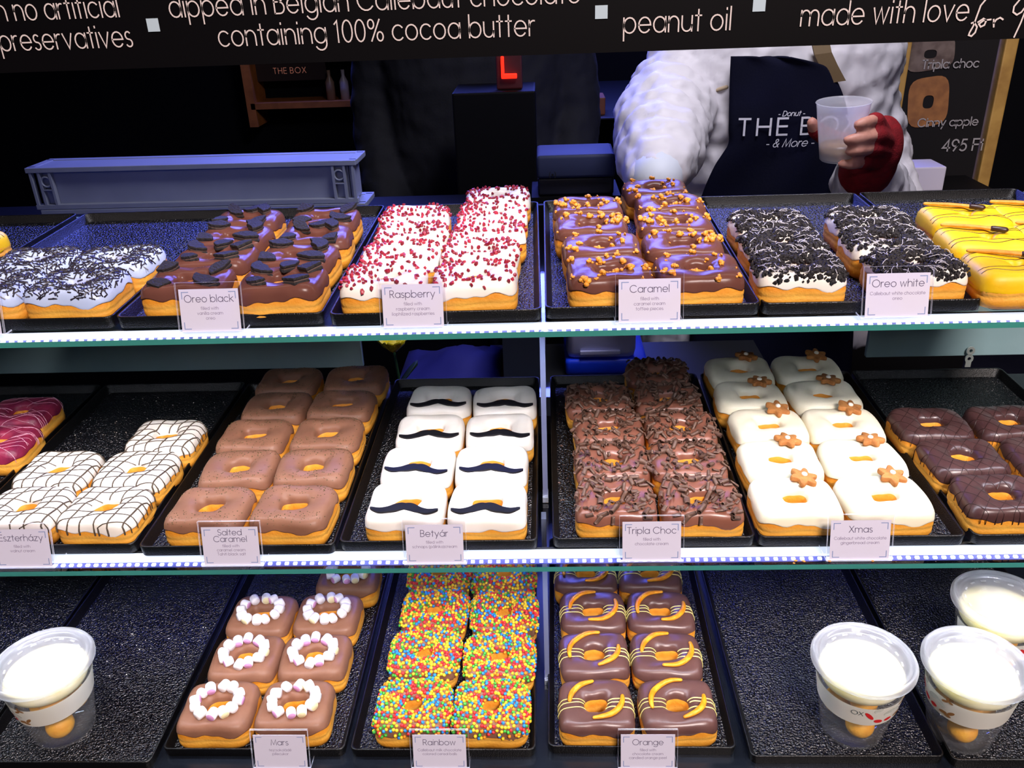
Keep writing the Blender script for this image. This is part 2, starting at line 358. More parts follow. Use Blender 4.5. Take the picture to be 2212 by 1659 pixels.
# vertical supports between shelves
for s, (x, y) in ((1, (-.004, .703)), (2, (-.006, .68))):
    zb = sz(s, y, -TH) if s == 1 else .8206; zt_ = sz(s - 1, y, -TH - .006)
    t = thing('shelf_support', ('slim acrylic post standing between moustache tray and chocolate shavings tray' if s == 1 else 'slim acrylic post standing between rainbow sprinkle tray and orange peel tray'), 'support', (x, y, zb), group='shelf posts')
    bm = bmesh.new(); box(bm, (0, 0, (zt_ - zb) / 2 + .002), (.0048, .012, zt_ - zb - .004)); obj('post', bm, mat('frosted_acrylic', (104, 112, 144), .3, spec=.6), t)
    bm = bmesh.new(); box(bm, (0, -.003, .003), (.0058, .016, .006), bev=.0006); obj('foot', bm, mat('steel_foot', (215, 225, 240), .25, metal=.8), t)

# ---------------------------------------------------------------- trays
def tray(s, x, y, rz, label, w=TW, l=TL):
    t = thing('serving_tray', label, 'tray', (x + w / 2, y + l / 2, sz(s, y + l / 2, -TH)), srot(s, rz), 'black serving trays')
    bm = bmesh.new(); n = 10
    def rr(w_, l_, z, r=.006):
        out = []
        for cx, cy_, a0 in ((w_ / 2 - r, l_ / 2 - r, 0), (-w_ / 2 + r, l_ / 2 - r, 90), (-w_ / 2 + r, -l_ / 2 + r, 180), (w_ / 2 - r, -l_ / 2 + r, 270)):
            out += [(cx + r * cos(radians(a0 + 90 * i / 5)), cy_ + r * sin(radians(a0 + 90 * i / 5)), z) for i in range(6)]
        return out
    loft(bm, [rr(w - .0016, l - .0016, 0), rr(w, l, TH - .0008), rr(w - .0006, l - .0006, TH), rr(w - .003, l - .003, TH), rr(w - .0036, l - .0036, TH - .0008), rr(w - .013, l - .013, .0016)], False)
    obj('rim', bm, TRAYRIM, t, True)
    bm = bmesh.new(); loft(bm, [rr(w - .007, l - .007, .0003), rr(w - .0128, l - .0128, .0017)], True); obj('floor_panel', bm, TRAY, t)
    return t
TR = [
 (0, -.737, .667, 0, 'black tray carrying the yellow glazed donut at the outer end of the upper shelf'), (0, -.5485, .667, .006, 'black tray carrying the donuts strewn with chocolate vermicelli'),
 (0, -.366, .667, 0, 'black tray carrying the chocolate donuts with black cookie pieces'), (0, -.1835, .664, .01, 'black tray carrying the white donuts with raspberry bits'),
 (0, -.001, .6675, 0, 'black tray carrying the chocolate donuts with toffee crumbs'), (0, .179, .6665, -.005, 'black tray carrying the white donuts under crushed cookie crumbs'),
 (0, .362, .6665, 0, 'black tray carrying the yellow glazed donuts beside the crushed cookie donuts'),
 (1, -.737, .6195, 0, 'black tray carrying the dark pink glazed donuts'), (1, -.5535, .6195, 0, 'black tray carrying the white donuts with cocoa lattice lines'),
 (1, -.3705, .6155, .002, 'black tray carrying the salted chocolate donuts'), (1, -.1885, .6195, -.004, 'black tray carrying the white donuts with black moustaches'),
 (1, .0025, .621, -.003, 'black tray carrying the donuts under chocolate shavings'), (1, .184, .620, -.008, 'black tray carrying the white donuts with gingerbread stars'),
 (1, .3665, .620, 0, 'black tray carrying the dark donuts with crossed drizzle lines'),
 (2, -.744, .563, 0, 'black tray at the outer end of the lowest row, empty in view'), (2, -.5625, .563, 0, 'black tray with one lidded cup standing alone beside the marshmallow donuts'),
 (2, -.3785, .578, -.004, 'black tray carrying the donuts ringed with marshmallows'), (2, -.1955, .5775, 0, 'black tray carrying the rainbow sprinkle donuts'),
 (2, -.004, .5805, -.012, 'black tray carrying the chocolate donuts with orange peel'), (2, .183, .57, 0, 'black tray with one lidded cup beside the orange peel donuts'),
 (2, .3655, .566, 0, 'black tray with two lidded cups at the end of the lowest row'),
]
for a in TR: tray(*a)

# ---------------------------------------------------------------- donuts
SX, SY = .0358, .0312
PROF_S = (0, .05, .12, .22, .36, .55, .72, .85, .94, 1.0); PROF_Z = (.0236, .0268, .0290, .0306, .0312, .0314, .0312, .0302, .0280, .0244)
def interp(x, xs, ys):
    if x <= xs[0]: return ys[0]
    for i in range(1, len(xs)):
        if x <= xs[i]: return ys[i - 1] + (ys[i] - ys[i - 1]) * (x - xs[i - 1]) / (xs[i] - xs[i - 1])
    return ys[-1]
class Shape:
    def __init__(s, seed, a=SX, b=SY, hole=.0096):
        s.r = random.Random(seed); s.a = a; s.b = b; s.h = hole
        s.ph = [s.r.uniform(0, 6.28) for _ in range(8)]
    def ro(s, t):
        n = 5.4; k = (abs(cos(t) / s.a) ** n + abs(sin(t) / s.b) ** n) ** (-1 / n)
        return k * (1 + .012 * sin(3 * t + s.ph[0]) + .008 * sin(5 * t + s.ph[1]))
    def ri(s, t):
        n = 3.2; h = s.h; k = (abs(cos(t) / (h * 1.08)) ** n + abs(sin(t) / (h * .86)) ** n) ** (-1 / n)
        return k * (1 + .07 * sin(2 * t + s.ph[2]) + .05 * sin(3 * t + s.ph[3]))
    def rad(s, t, q): return s.ri(t) + (s.ro(t) - s.ri(t)) * q
    def bumpz(s, t, q): return .0005 * sin(3 * t + s.ph[4] + 4 * q) + .0004 * sin(5 * t + s.ph[5] - 3 * q)
    def z(s, t, q): return interp(q, PROF_S, PROF_Z) + s.bumpz(t, min(q, 1))
    def pt(s, t, q): r = s.rad(t, q); return Vector((r * cos(t), r * sin(t), s.z(t, q)))
    def top(s, x, y):
        """height of the glaze at (x, y); None inside the hole or beyond the rim"""
        t = atan2(y, x); r = hypot(x, y); q = (r - s.ri(t)) / (s.ro(t) - s.ri(t)); return (t, q)
    def normal(s, t, q):
        e = .02; p = s.pt(t, q); a = s.pt(t, min(1, q + e)) - s.pt(t, max(0, q - e)); b = s.pt(t + .03, q) - s.pt(t - .03, q)
        n = a.cross(b).normalized(); return n if n.z > 0 else -n
    def scatter(s, n, mind, q0=.06, q1=1.0, side=False, tries=14, prob=None):
        out = []; cell = {}
        for _ in range(n * tries):
            if len(out) >= n: break
            x = s.r.uniform(-s.a, s.a) * 1.05; y = s.r.uniform(-s.b, s.b) * 1.05; t, q = s.top(x, y)
            if q < q0 or q > q1: continue
            if prob and s.r.random() > prob(x, y): continue
            p = s.pt(t, q); k = (int(p.x / mind + 99), int(p.y / mind + 99))
            if any((p - o).length < mind for i in (-1, 0, 1) for j in (-1, 0, 1) for o in cell.get((k[0] + i, k[1] + j), ())): continue
            cell.setdefault(k, []).append(p); out.append((p, s.normal(t, q)))
        return out
def dough_mesh(S):
    bm = bmesh.new(); n = 56
    prof = [(0, .003), (-.02, .008), (-.02, .0165), (.02, .0222), (.15, .0262), (.4, .0284), (.7, .0284), (.88, .027), (.965, .0236), (1.0, .0195), (1.026, .0156), (1.022, .0132), (1.002, .012), (1.022, .0108), (1.022, .0064), (.965, .0018), (.85, 0), (.2, 0)]
    rings = []
    for q, z in prof:
        ring = []
        for i in range(n):
            t = 2 * pi * i / n; r = S.rad(t, q); zz = z + (S.bumpz(t, q) if z > .02 else .0006 * sin(4 * t + S.ph[6]) * (z > .004))
            ring.append((r * cos(t), r * sin(t), max(0, zz)))
        rings.append(ring)
    loft(bm, rings, False, 0, True); bmesh.ops.recalc_face_normals(bm, faces=bm.faces[:])
    return mesh_of('dough', bm, DOUGH)
def ice_mesh(S, m, drip=.0045, low=.0186):
    bm = bmesh.new(); n = 72; rings = []
    def dz(t): return low + drip * (.35 * sin(3 * t + S.ph[1]) + .3 * sin(7 * t + S.ph[3]) + .25 * sin(12 * t + S.ph[5]))
    for k in range(16):
        ring = []
        for i in range(n):
            t = 2 * pi * i / n; d = dz(t)
            if k < 10: q = PROF_S[k]; z = PROF_Z[k]
            else: q = (1.012, 1.022, 1.026, 1.020, 1.004, .965)[k - 10]; z = (.0244 + (d - .0244) * (.35, .6, .82, .97, 1.0, .93)[k - 10])
            if k == 0: q = .03; z = .0212
            r = S.rad(t, q); ring.append((r * cos(t), r * sin(t), z + (S.bumpz(t, q) if k < 10 else 0)))
        rings.append(ring)
    loft(bm, rings, False); bmesh.ops.recalc_face_normals(bm, faces=bm.faces[:])
    me = mesh_of('glaze', bm, m)
    return me
def drape(bm, S, line, r, flat=.6, q1=1.02, lift=.0001, n=6):
    """thin line of icing laid over the glaze"""
    seg = []
    def flush():
        if len(seg) > 2: tube(bm, seg, r, n, 0, flat)
        seg.clear()
    last_out = False
    for x, y in line:
        t, q = S.top(x, y)
        if q < .02: flush(); last_out = False; continue
        if q > 1:
            if seg and not last_out:      # runs a little down the side
                p = S.pt(t, 1.0); k = S.rad(t, 1.027)
                for zz in (.0215, .019, .0165): seg.append(Vector((k * cos(t) * 1.012, k * sin(t) * 1.012, zz)))
            flush(); last_out = True; continue
        if last_out and not seg:
            k = S.rad(t, 1.027)
            for zz in (.0175, .0215): seg.append(Vector((k * cos(t) * 1.012, k * sin(t) * 1.012, zz)))
        seg.append(S.pt(t, q) + Vector((0, 0, lift))); last_out = False
    flush()
def orient(n, spin):
    return (n.to_track_quat('Z', 'Y').to_matrix() @ Matrix.Rotation(spin, 3, 'Z')).to_euler()
def base_donut(name, label, cat, group, S, ice, drip=.0045, low=.0186):
    t = thing(name, label, cat, group=group)
    put('dough', dough_mesh(S), t); put('glaze', ice_mesh(S, ICE[ice], drip, low), t)
    return t
# topping meshes shared by all copies
rv = random.Random(3)
def shard():
    bm = bmesh.new(); ball(bm, (0, 0, 0), .0024, 1, 0, (1, rv.uniform(.6, .9), rv.uniform(.5, .8)), None, .3, rv); return bm
RASPM = [mesh_of('raspberry_bit', shard(), RASP[i % 2], False) for i in range(7)]
def lump():
    bm = bmesh.new(); k = rv.randint(6, 11)
    for i in range(k):
        a = rv.uniform(0, 6.28); d = rv.uniform(0, .0026); ball(bm, (d * cos(a), d * sin(a) * .7, rv.uniform(0, .0022)), rv.uniform(.0010, .0018), 1, 0, (1, 1, .9), None, .2, rv)
    return bm
TOFM = [mesh_of('toffee_crumb', lump(), TOFFEE) for i in range(6)]
def curl():
    bm = bmesh.new(); L = rv.uniform(.004, .0075); R0 = rv.uniform(.0009, .0019); turn = rv.uniform(2.2, 6.5); n = 9; th = .00022; wv = rv.uniform(-.5, .5)
    g = []
    for j in range(5):
        x = (j / 4 - .5) * L; row = []
        for sgn in (0, 1):
            for i in range(n + 1):
                a = turn * i / n + wv * j / 4; r = R0 * (1 + .18 * i / n) + (th if sgn else -th)
                row.append(bm.verts.new((x + .0006 * sin(3 * i / n), r * cos(a), r * sin(a) + R0)))
        g.append(row)
    m_ = n + 1
    for j in range(4):
        for i in range(n):
            bm.faces.new((g[j][i], g[j][i + 1], g[j + 1][i + 1], g[j + 1][i])); bm.faces.new((g[j][m_ + i], g[j + 1][m_ + i], g[j + 1][m_ + i + 1], g[j][m_ + i + 1]))
        for i in (0, n): bm.faces.new((g[j][i], g[j + 1][i], g[j + 1][m_ + i], g[j][m_ + i]))
    for j in (0, 4):
        for i in range(n): bm.faces.new((g[j][i], g[j][m_ + i], g[j][m_ + i + 1], g[j][i + 1]))
    return bm
CURLM = [mesh_of('chocolate_curl', curl(), SHAVE) for i in range(9)]
def ballmesh(mi):
    bm = bmesh.new(); ball(bm, (0, 0, 0), .00178, 2); return mesh_of('sprinkle_ball', bm, BALLS[mi])
BALLM = [ballmesh(i) for i in range(5)]
def cookie(ang):
    bm = bmesh.new(); R = .0135; out = [(0, 0)]; k = 12
    out = [(rv.uniform(-.0012, .0012), rv.uniform(-.001, .001))] if ang < 170 else []
    for i in range(k + 1):
        a = radians(ang) * i / k - radians(ang) / 2; rr = R * (1 + (.02 if i % 2 else -.02)); out.append((rr * cos(a), rr * sin(a)))
    if ang >= 170: out += [(.0008, .006), (-.0008, .001), (.001, -.006)][::1]
    c = sum(p[0] for p in out) / len(out); out = [(x - c, y) for x, y in out]
    z = 0
    for h, k_, mi in ((.0026, 1, 0), (.0016, .93, 1), (.0026, 1, 0)):
        prism(bm, [(x * k_, y * k_) for x, y in out], h, mi, Matrix.Translation((0, 0, z)), .06); z += h
    return bm
COOKM = [mesh_of('cookie_piece', cookie(a), [COOKIE, CREAM], False) for a in (150, 120, 175, 100)]
def marsh(pm):
    bm = bmesh.new(); r = .0041; h = .0082
    loft(bm, [[(x, rr * cos(2 * pi * i / 14), rr * sin(2 * pi * i / 14)) for i in range(14)] for x, rr in ((-h / 2, r * .82), (-h / 2 + .0009, r * .98), (-h / 4, r * 1.03), (h / 4, r * 1.03), (h / 2 - .0009, r * .98), (h / 2, r * .82))], True)
    for f in bm.faces:
        if len(f.verts) > 4 and f.calc_center_median().x > 0: f.material_index = 1
    return bm
MARSHM = [mesh_of('marshmallow', marsh(0), [MARSH, MARSH]), mesh_of('marshmallow', marsh(0), [MARSH, MARSHP]), mesh_of('marshmallow', marsh(0), [MARSH, MARSHY])]
def star():
    bm = bmesh.new(); out = []
    for i in range(48):
        a = 2 * pi * i / 48; out.append(((.0098 + .0026 * cos(6 * a)) * cos(a), (.0098 + .0026 * cos(6 * a)) * sin(a)))
    prism(bm, out, .0046, 0, None, .08); return bm
STARM = mesh_of('gingerbread_star', star(), GINGER)
bm = bmesh.new(); ball(bm, (0, 0, 0), .0026, 2, 0, (1, 1, .7)); PEARLM = mesh_of('sugar_pearl', bm, PEARL)

def cookie_donut(seed):
    S = Shape(seed, SX, .0296); t = base_donut('cookie_donut', '', 'donut', 'chocolate donuts with black cookie pieces', S, 'mid')
    for i, (x, y) in enumerate(((-.021, -.015), (.018, -.017), (-.020, .014), (.020, .013), (S.r.uniform(-.004, .004), .0195))):
        if i == 4 and seed % 2: continue
        x += S.r.uniform(-.003, .003); y += S.r.uniform(-.003, .003); tt, q = S.top(x, y); p = S.pt(tt, min(q, .95)); n = S.normal(tt, min(q, .9))
        o = put('cookie_piece', COOKM[(i + seed) % 4], t, p - n * .0022, orient((n + Vector((S.r.uniform(-.16, .16), S.r.uniform(-.22, .08), 0))).normalized(), S.r.uniform(0, 6.3)), S.r.uniform(.85, 1.08))
    return t
def raspberry_donut(seed):
    S = Shape(seed, SX, .0305); t = base_donut('raspberry_donut', '', 'donut', 'white donuts with raspberry bits', S, 'white')
    c = [(S.r.uniform(-.03, .03), S.r.uniform(-.025, .025)) for _ in range(4)]
    pr = lambda x, y: .22 + .9 * max(exp(-((x - a) ** 2 + (y - b) ** 2) / .00012) for a, b in c)
    for p, n in S.scatter(82, .0036, .03, 1.0, prob=pr, tries=40):
        put('raspberry_bit', S.r.choice(RASPM), t, p + n * .0008, (S.r.uniform(0, 6), S.r.uniform(0, 6), S.r.uniform(0, 6)), S.r.uniform(.7, 1.25))
    return t
def toffee_donut(seed):
    S = Shape(seed, SX, .0322); t = base_donut('toffee_donut', '', 'donut', 'chocolate donuts with toffee crumbs', S, 'mid')
    for p, n in S.scatter(12, .0085, .04, .93): put('toffee_crumb', S.r.choice(TOFM), t, p - n * .0004, orient(n, S.r.uniform(0, 6)), S.r.uniform(1.0, 1.75))
    for p, n in S.scatter(8, .006, .04, .97): put('toffee_crumb', S.r.choice(TOFM), t, p - n * .0002, orient(n, S.r.uniform(0, 6)), S.r.uniform(.4, .75))
    return t
def squig(S, n, r=.00031, q1=.98):
    bm = bmesh.new()
    for p, nn in S.scatter(n, .003, .04, q1):
        a = S.r.uniform(0, 6.28); d = Vector((cos(a), sin(a), 0)); pts = []
        for i in range(6):
            a += S.r.uniform(-.7, .7); x, y = p.x, p.y; tt, q = S.top(x, y)
            if q < 0.02 or q > 1: break
            pts.append(S.pt(tt, q) + Vector((0, 0, .0030 + S.r.uniform(0, .0012)))); p = p + Vector((cos(a), sin(a), 0)) * .0016
        if len(pts) > 2: tube(bm, pts, r, 5)
    return bm
def crumb_donut(seed):
    S = Shape(seed, SX, .0305); t = base_donut('crushed_cookie_donut', '', 'donut', 'white donuts under crushed cookie crumbs', S, 'white')
    bm = bmesh.new()
    for p, n in S.scatter(720, .0014, .03, 1.0, prob=lambda x, y: .25 + .75 * (sin(90 * x + seed) + sin(110 * y + 2 * seed) > -1.2), tries=12):
        k = S.r.uniform(.0011, .0030); e = Euler((S.r.uniform(0, 6), S.r.uniform(0, 6), S.r.uniform(0, 6))).to_matrix()
        ball(bm, p + n * S.r.uniform(.0004, .0018), k, 1, 0, (1, S.r.uniform(.5, 1), S.r.uniform(.5, .9)), e, .3, S.r)
    stuff(obj('cookie_crumbs', bm, COOKIE, t))
    stuff(obj('white_icing_threads', squig(S, 60), DRIZ_W, t, True))
    return t
def vermicelli_donut(seed):
    S = Shape(seed, .0375, .0318); t = base_donut('vermicelli_donut', '', 'donut', 'pale donuts strewn with chocolate vermicelli', S, 'blue')
    bm = bmesh.new()
    for p, n in S.scatter(480, .0014, .03, 1.0):
        d = Vector((S.r.gauss(0, 1), S.r.gauss(0, 1), 0)); d = (d - n * d.dot(n)).normalized(); L = S.r.uniform(.0016, .0030); c = p + n * .0005
        up_ = n * S.r.uniform(-.0006, .0012); tube(bm, [c - d * L - up_, c + d * L + up_], .00056, 5, round_ends=False)
    stuff(obj('vermicelli', bm, VERM, t)); return t
def stick_donut(seed):
    S = Shape(seed, .0375, .0335, .0035); t = base_donut('banana_donut', '', 'donut', 'yellow glazed donuts with fruit sticks', S, 'yellow', .002, .0135)
    bm = bmesh.new()
    for k in range(4):
        y0 = -.022 + k * .014; ph = S.r.uniform(0, 6); drape(bm, S, [(-.036 + i * .0014, y0 + .004 * sin(i * .12 + ph) + .0002 * i * (-1) ** k) for i in range(53)], .00042)
    obj('drizzle', bm, DRIZ_D, t, True)
    a = radians(-24); d = Vector((cos(a), sin(a), 0)); bm = bmesh.new()
    tube(bm, [d * (-.034) + Vector((0, .010, .0327)), d * (-.012) + Vector((0, .010, .0342)), d * .008 + Vector((0, .010, .0345))], [.0022, .0026, .0025], 10, 0, .7)
    o = obj('fruit_stick', bm, BANST, t, True)
    bm = bmesh.new(); tube(bm, [d * .007 + Vector((0, .010, .0345)), d * .017 + Vector((0, .010, .0345))], [.0031, .0031], 10, 0, .8)
    obj('chocolate_tip', bm, DRIZ_D, o, True)
    return t
def lattice_donut(seed):
    S = Shape(seed); t = base_donut('lattice_donut', '', 'donut', 'white donuts with cocoa lattice lines', S, 'white'); bm = bmesh.new()
    for k in range(7):
        ph = S.r.uniform(0, 6); c0 = -.040 + k * .0125
        drape(bm, S, [(c0 + .0165 * (i / 50 - .5) + .0015 * sin(i * .13 + ph), -.034 + i * .00136) for i in range(51)], .0008)
        c1 = -.031 + k * .0098
        drape(bm, S, [(-.039 + i * .00156, c1 + .0105 * (i / 50 - .5) + .0014 * sin(i * .12 + ph)) for i in range(51)], .0008)
    obj('drizzle', bm, DRIZ_B, t, True); return t
def salt_donut(seed):
    S = Shape(seed); t = base_donut('salted_donut', '', 'donut', 'plain chocolate donuts with dark salt', S, 'milk'); bm = bmesh.new()
    for p, n in S.scatter(170, .0012, .1, .97, prob=lambda x, y: .25 + .75 * (abs(y) > .014)):
        ball(bm, p + n * .0002, S.r.uniform(.00028, .0007), 1, 0, (1, .8, .8), None, .3, S.r)
    stuff(obj('salt_grains', bm, SALT, t)); return t
def moustache_donut(seed):
    S = Shape(seed, .0352, .0318, .0112); t = base_donut('moustache_donut', '', 'donut', 'white donuts with black moustaches', S, 'white', .0028, .0172)
    W = .031; up_, lo = [], []
    for i in range(29):
        u = -1 + i / 14; a = abs(u); bend = .0035 * cos(a * 4.4) - .0005 + .004 * max(0, a - .72) ; hw = .0042 * (1 - a ** 2.2) ** .6 * (.85 + .35 * sin(min(1, a * 2.2) * pi)) + .0009
        up_.append((u * W, bend + hw)); lo.append((u * W, bend - hw))
    out = up_ + lo[::-1]; bm = bmesh.new(); prism(bm, out[::-1], .0019, 0, None, 0)
    bmesh.ops.recalc_face_normals(bm, faces=bm.faces[:])
    rz = radians(S.r.uniform(-7, 4)); o = obj('moustache', bm, BLACKICE, t); o.location = (S.r.uniform(-.001, .001), -.0170, .0309); o.rotation_euler = (0, 0, rz)
    return t
def shaving_donut(seed):
    S = Shape(seed); t = base_donut('shaving_donut', '', 'donut', 'chocolate donuts under chocolate shavings', S, 'choc')
    for p, n in S.scatter(84, .0040, .02, 1.0, tries=40):
        put('chocolate_curl', S.r.choice(CURLM), t, p + n * .0001, orient((n + Vector((S.r.uniform(-.5, .5), S.r.uniform(-.5, .5), 0))).normalized(), S.r.uniform(0, 6.3)), S.r.uniform(.85, 1.45))
    return t
def star_donut(seed):
    S = Shape(seed, .0372, .0316); t = base_donut('gingerbread_donut', '', 'donut', 'white donuts with gingerbread stars', S, 'xmas', .0045, .018)
    x, y = .013 + S.r.uniform(-.002, .002), .020 + S.r.uniform(-.002, .002)
    o = put('gingerbread_star', STARM, t, (x, y, .0322), (radians(8 + S.r.uniform(-4, 6)), radians(S.r.uniform(-6, 8)), S.r.uniform(0, 3)), 1.08)
    put('sugar_pearl', PEARLM, o, (.0005, .001, .0052)); return t
def dark_donut(seed):
    S = Shape(seed); t = base_donut('dark_drizzle_donut', '', 'donut', 'dark donuts with crossed drizzle lines', S, 'darkchoc'); bm = bmesh.new()
    for k in range(9):
        ph = S.r.uniform(0, 6); c0 = -.060 + k * .013
        for sg in (1, -1): drape(bm, S, [(sg * (c0 + i * .0012 + .001 * sin(i * .15 + ph)), -.036 + i * .00155) for i in range(48)], .00045)
    obj('drizzle', bm, DRIZ_D, t, True); return t
def berry_donut(seed):
    S = Shape(seed, .036, .0312); t = base_donut('berry_donut', '', 'donut', 'dark pink glazed donuts with pale threads', S, 'pink'); bm = bmesh.new()
    for k in range(11):
        ph = S.r.uniform(0, 6); y0 = S.r.uniform(-.03, .03); drape(bm, S, [(-.036 + i * .0015, y0 + .010 * sin(i * .09 + ph)) for i in range(49)], .00028)
    obj('drizzle', bm, mat('pink_drizzle', (222, 170, 190), .5), t, True); return t
def marsh_donut(seed):
    S = Shape(seed); t = base_donut('marshmallow_donut', '', 'donut', 'milk chocolate donuts ringed with marshmallows', S, 'milk')
    k = 12
    for i in range(k):
        a = 2 * pi * (i + S.r.uniform(-.18, .18)) / k; x, y = .0215 * cos(a), .0185 * sin(a) - .0005; tt, q = S.top(x, y); p = S.pt(tt, q)
        put('marshmallow', MARSHM[S.r.choice((0, 0, 0, 0, 1, 1, 2))], t, p + Vector((0, 0, .0042)), (0, S.r.uniform(-.15, .15), a + S.r.uniform(-.4, .4) + (pi if sin(a) > 0 else 0)), S.r.uniform(1.1, 1.28))
    return t
def rainbow_donut(seed):
    S = Shape(seed); t = base_donut('rainbow_donut', '', 'donut', 'donuts coated in rainbow sprinkle balls', S, 'milk', .003, .0155)
    pts = S.scatter(600, .00285, .0, 1.0, tries=30)
    for _ in range(95):                                         # a few on the sloping sides
        a = S.r.uniform(0, 6.28); z = S.r.uniform(.0175, .0235); r = S.rad(a, 1.035); pts.append((Vector((r * cos(a), r * sin(a), z)), Vector((cos(a), sin(a), 0))))
    S.r.shuffle(pts); bm = bmesh.new(); pts.sort(key=lambda e: e[0].y)
    solo = set(range(100)); ch = lambda: S.r.choices(range(5), (34, 21, 17, 14, 14))[0]
    for i, (p, n) in enumerate(pts):
        c = p + n * .0009
        if i in solo: put('sprinkle_ball', BALLM[ch()], t, c, (0, 0, 0), S.r.uniform(.92, 1.06))
        else: ball(bm, c, .00178 * S.r.uniform(.9, 1.06), 2, ch())
    stuff(obj('sprinkle_coat', bm, BALLS, t, True)); return t
def peel_strip(S, arc, r, w):
    bm = bmesh.new(); pts = []
    for x, y in arc:
        tt, q = S.top(x, y); p = S.pt(tt, max(.1, min(q, .96))) ; pts.append(Vector((x, y, p.z + .0019)))
    k = len(pts); tube(bm, pts, [r * (.55 + .5 * sin(pi * (i + .6) / (k + .2))) for i in range(k)], 8, 0, w); return bm
def orange_donut(seed):
    S = Shape(seed); t = base_donut('orange_peel_donut', '', 'donut', 'chocolate donuts with candied orange peel', S, 'orange'); bm = bmesh.new()
    for k in range(3):
        y0 = -.006 + k * .0055 + S.r.uniform(-.001, .001); drape(bm, S, [(-.038 + i * .00152, y0 + .0016 * cos(abs(i - 25) * .13 + .6)) for i in range(51)], .00075)
    obj('drizzle', bm, DRIZ_Y, t, True)
    a0 = radians(88 + S.r.uniform(-8, 14)); a1 = radians(178 + S.r.uniform(-6, 14))
    A1 = [(.004 + .030 * cos(a0 + (a1 - a0) * i / 11), -.004 + .029 * sin(a0 + (a1 - a0) * i / 11)) for i in range(12)]
    obj('orange_peel', peel_strip(S, A1, .0030, .75), PEEL, t, True)
    b0 = radians(275 + S.r.uniform(-10, 10)); b1 = radians(368 + S.r.uniform(-8, 8))
    A2 = [(-.003 + .029 * cos(b0 + (b1 - b0) * i / 11), .004 + .026 * sin(b0 + (b1 - b0) * i / 11)) for i in range(12)]
    obj('orange_peel', peel_strip(S, A2, .0030, .75), PEEL, t, True); return t

ORD = ('frontmost', 'second from front', 'third from front', 'fourth from front', 'backmost')
JR = random.Random(21)
def donuts(maker, s, cols, desc, protos=3, ry=.0, rz0=0):
    P = []; k = 0
    for beside, pts in cols:
        for i, (x, y) in enumerate(pts):
            o = ORD[i] if not (i == len(pts) - 1 and i > 1 and i < 4) else 'backmost'
            lab = '%s, %s in the column %s' % (desc, o, beside)
            loc = (x, y, sz(s, y, -TH + .0018)); rot = (srot(s)[0] + JR.uniform(-.006, .012), JR.uniform(-.008, .008), JR.uniform(-.04, .04) + rz0)
            if len(P) < protos:
                d = maker(101 + k * 7); d.location = loc; d.rotation_euler = rot; d['label'] = lab; P.append(d)
            else: dup(P[(k * 5 + 1) % protos], loc, rot, lab)
            k += 1
D = {
 'cookL': [(-.311, .704), (-.309, .765), (-.311, .826), (-.316, .886)], 'cookR': [(-.2275, .698), (-.230, .760), (-.2285, .822), (-.232, .884)],
 'raspL': [(-.138, .699), (-.134, .761), (-.132, .823), (-.136, .885)], 'raspR': [(-.0605, .699), (-.060, .762), (-.0555, .825), (-.0545, .888), (-.052, .951)],
 'toffL': [(.0545, .703), (.052, .769), (.046, .835), (.0455, .902)], 'toffR': [(.1295, .703), (.1265, .769), (.128, .836), (.133, .903), (.125, .966)],
 'crumL': [(.213, .701), (.216, .763), (.219, .825)], 'crumR': [(.3100, .701), (.3085, .764), (.3150, .827)],
 'bananL': [(.3905, .692), (.397, .763), (.409, .834)], 'bananR': [(.4660, .765), (.4750, .836)],
 'vermR': [(-.409, .702), (-.4045, .767)], 'vermL': [(-.487, .702), (-.4825, .767)],
 'berry': [(-.588, .780), (-.601, .846)],
 'lattR': [(-.412, .6535), (-.412, .719), (-.408, .785)], 'lattL': [(-.4890, .655), (-.4915, .721)],
 'saltL': [(-.312, .651), (-.307, .718), (-.311, .783), (-.306, .848), (-.308, .913)], 'saltR': [(-.235, .652), (-.2335, .719), (-.233, .784), (-.232, .850), (-.229, .916)],
 'mousL': [(-.1305, .654), (-.129, .7205), (-.1245, .787), (-.1215, .856)], 'mousR': [(-.0565, .653), (-.0565, .7195), (-.0515, .786), (-.0485, .852)],
 'shavL': [(.0600, .655), (.061, .721), (.063, .787), (.056, .853)], 'shavR': [(.1362, .654), (.135, .720), (.137, .786), (.133, .851), (.129, .916)],
 'starL': [(.2205, .654), (.2235, .721), (.2285, .787), (.2235, .853), (.2255, .919)], 'starR': [(.2995, .655), (.3015, .721), (.3045, .787), (.3035, .853), (.3045, .919)],
 'darkL': [(.402, .655), (.397, .720), (.393, .785)], 'darkR': [(.4780, .721), (.4720, .787)],
 'marsL': [(-.332, .615), (-.326, .682), (-.328, .748)], 'marsR': [(-.2555, .616), (-.2525, .683), (-.2525, .749), (-.2425, .816)],
 'rainL': [(-.1375, .616), (-.1355, .687), (-.132, .755), (-.134, .821)], 'rainR': [(-.0605, .615), (-.0555, .682), (-.0535, .750), (-.0555, .817)],
 'oranL': [(.0415, .616), (.0435, .684), (.046, .751), (.041, .817)], 'oranR': [(.1205, .616), (.119, .683), (.1205, .750), (.117, .816)],
}
donuts(cookie_donut, 0, (('beside the vermicelli donuts', D['cookL']), ('beside the raspberry donuts', D['cookR'])), 'chocolate donut with black cookie pieces', 4)
donuts(raspberry_donut, 0, (('beside the cookie pieces donuts', D['raspL']), ('beside the toffee donuts', D['raspR'])), 'white donut with raspberry bits', 4)
donuts(toffee_donut, 0, (('beside the raspberry donuts', D['toffL']), ('beside the cookie crumb donuts', D['toffR'])), 'chocolate donut with toffee crumbs', 4)
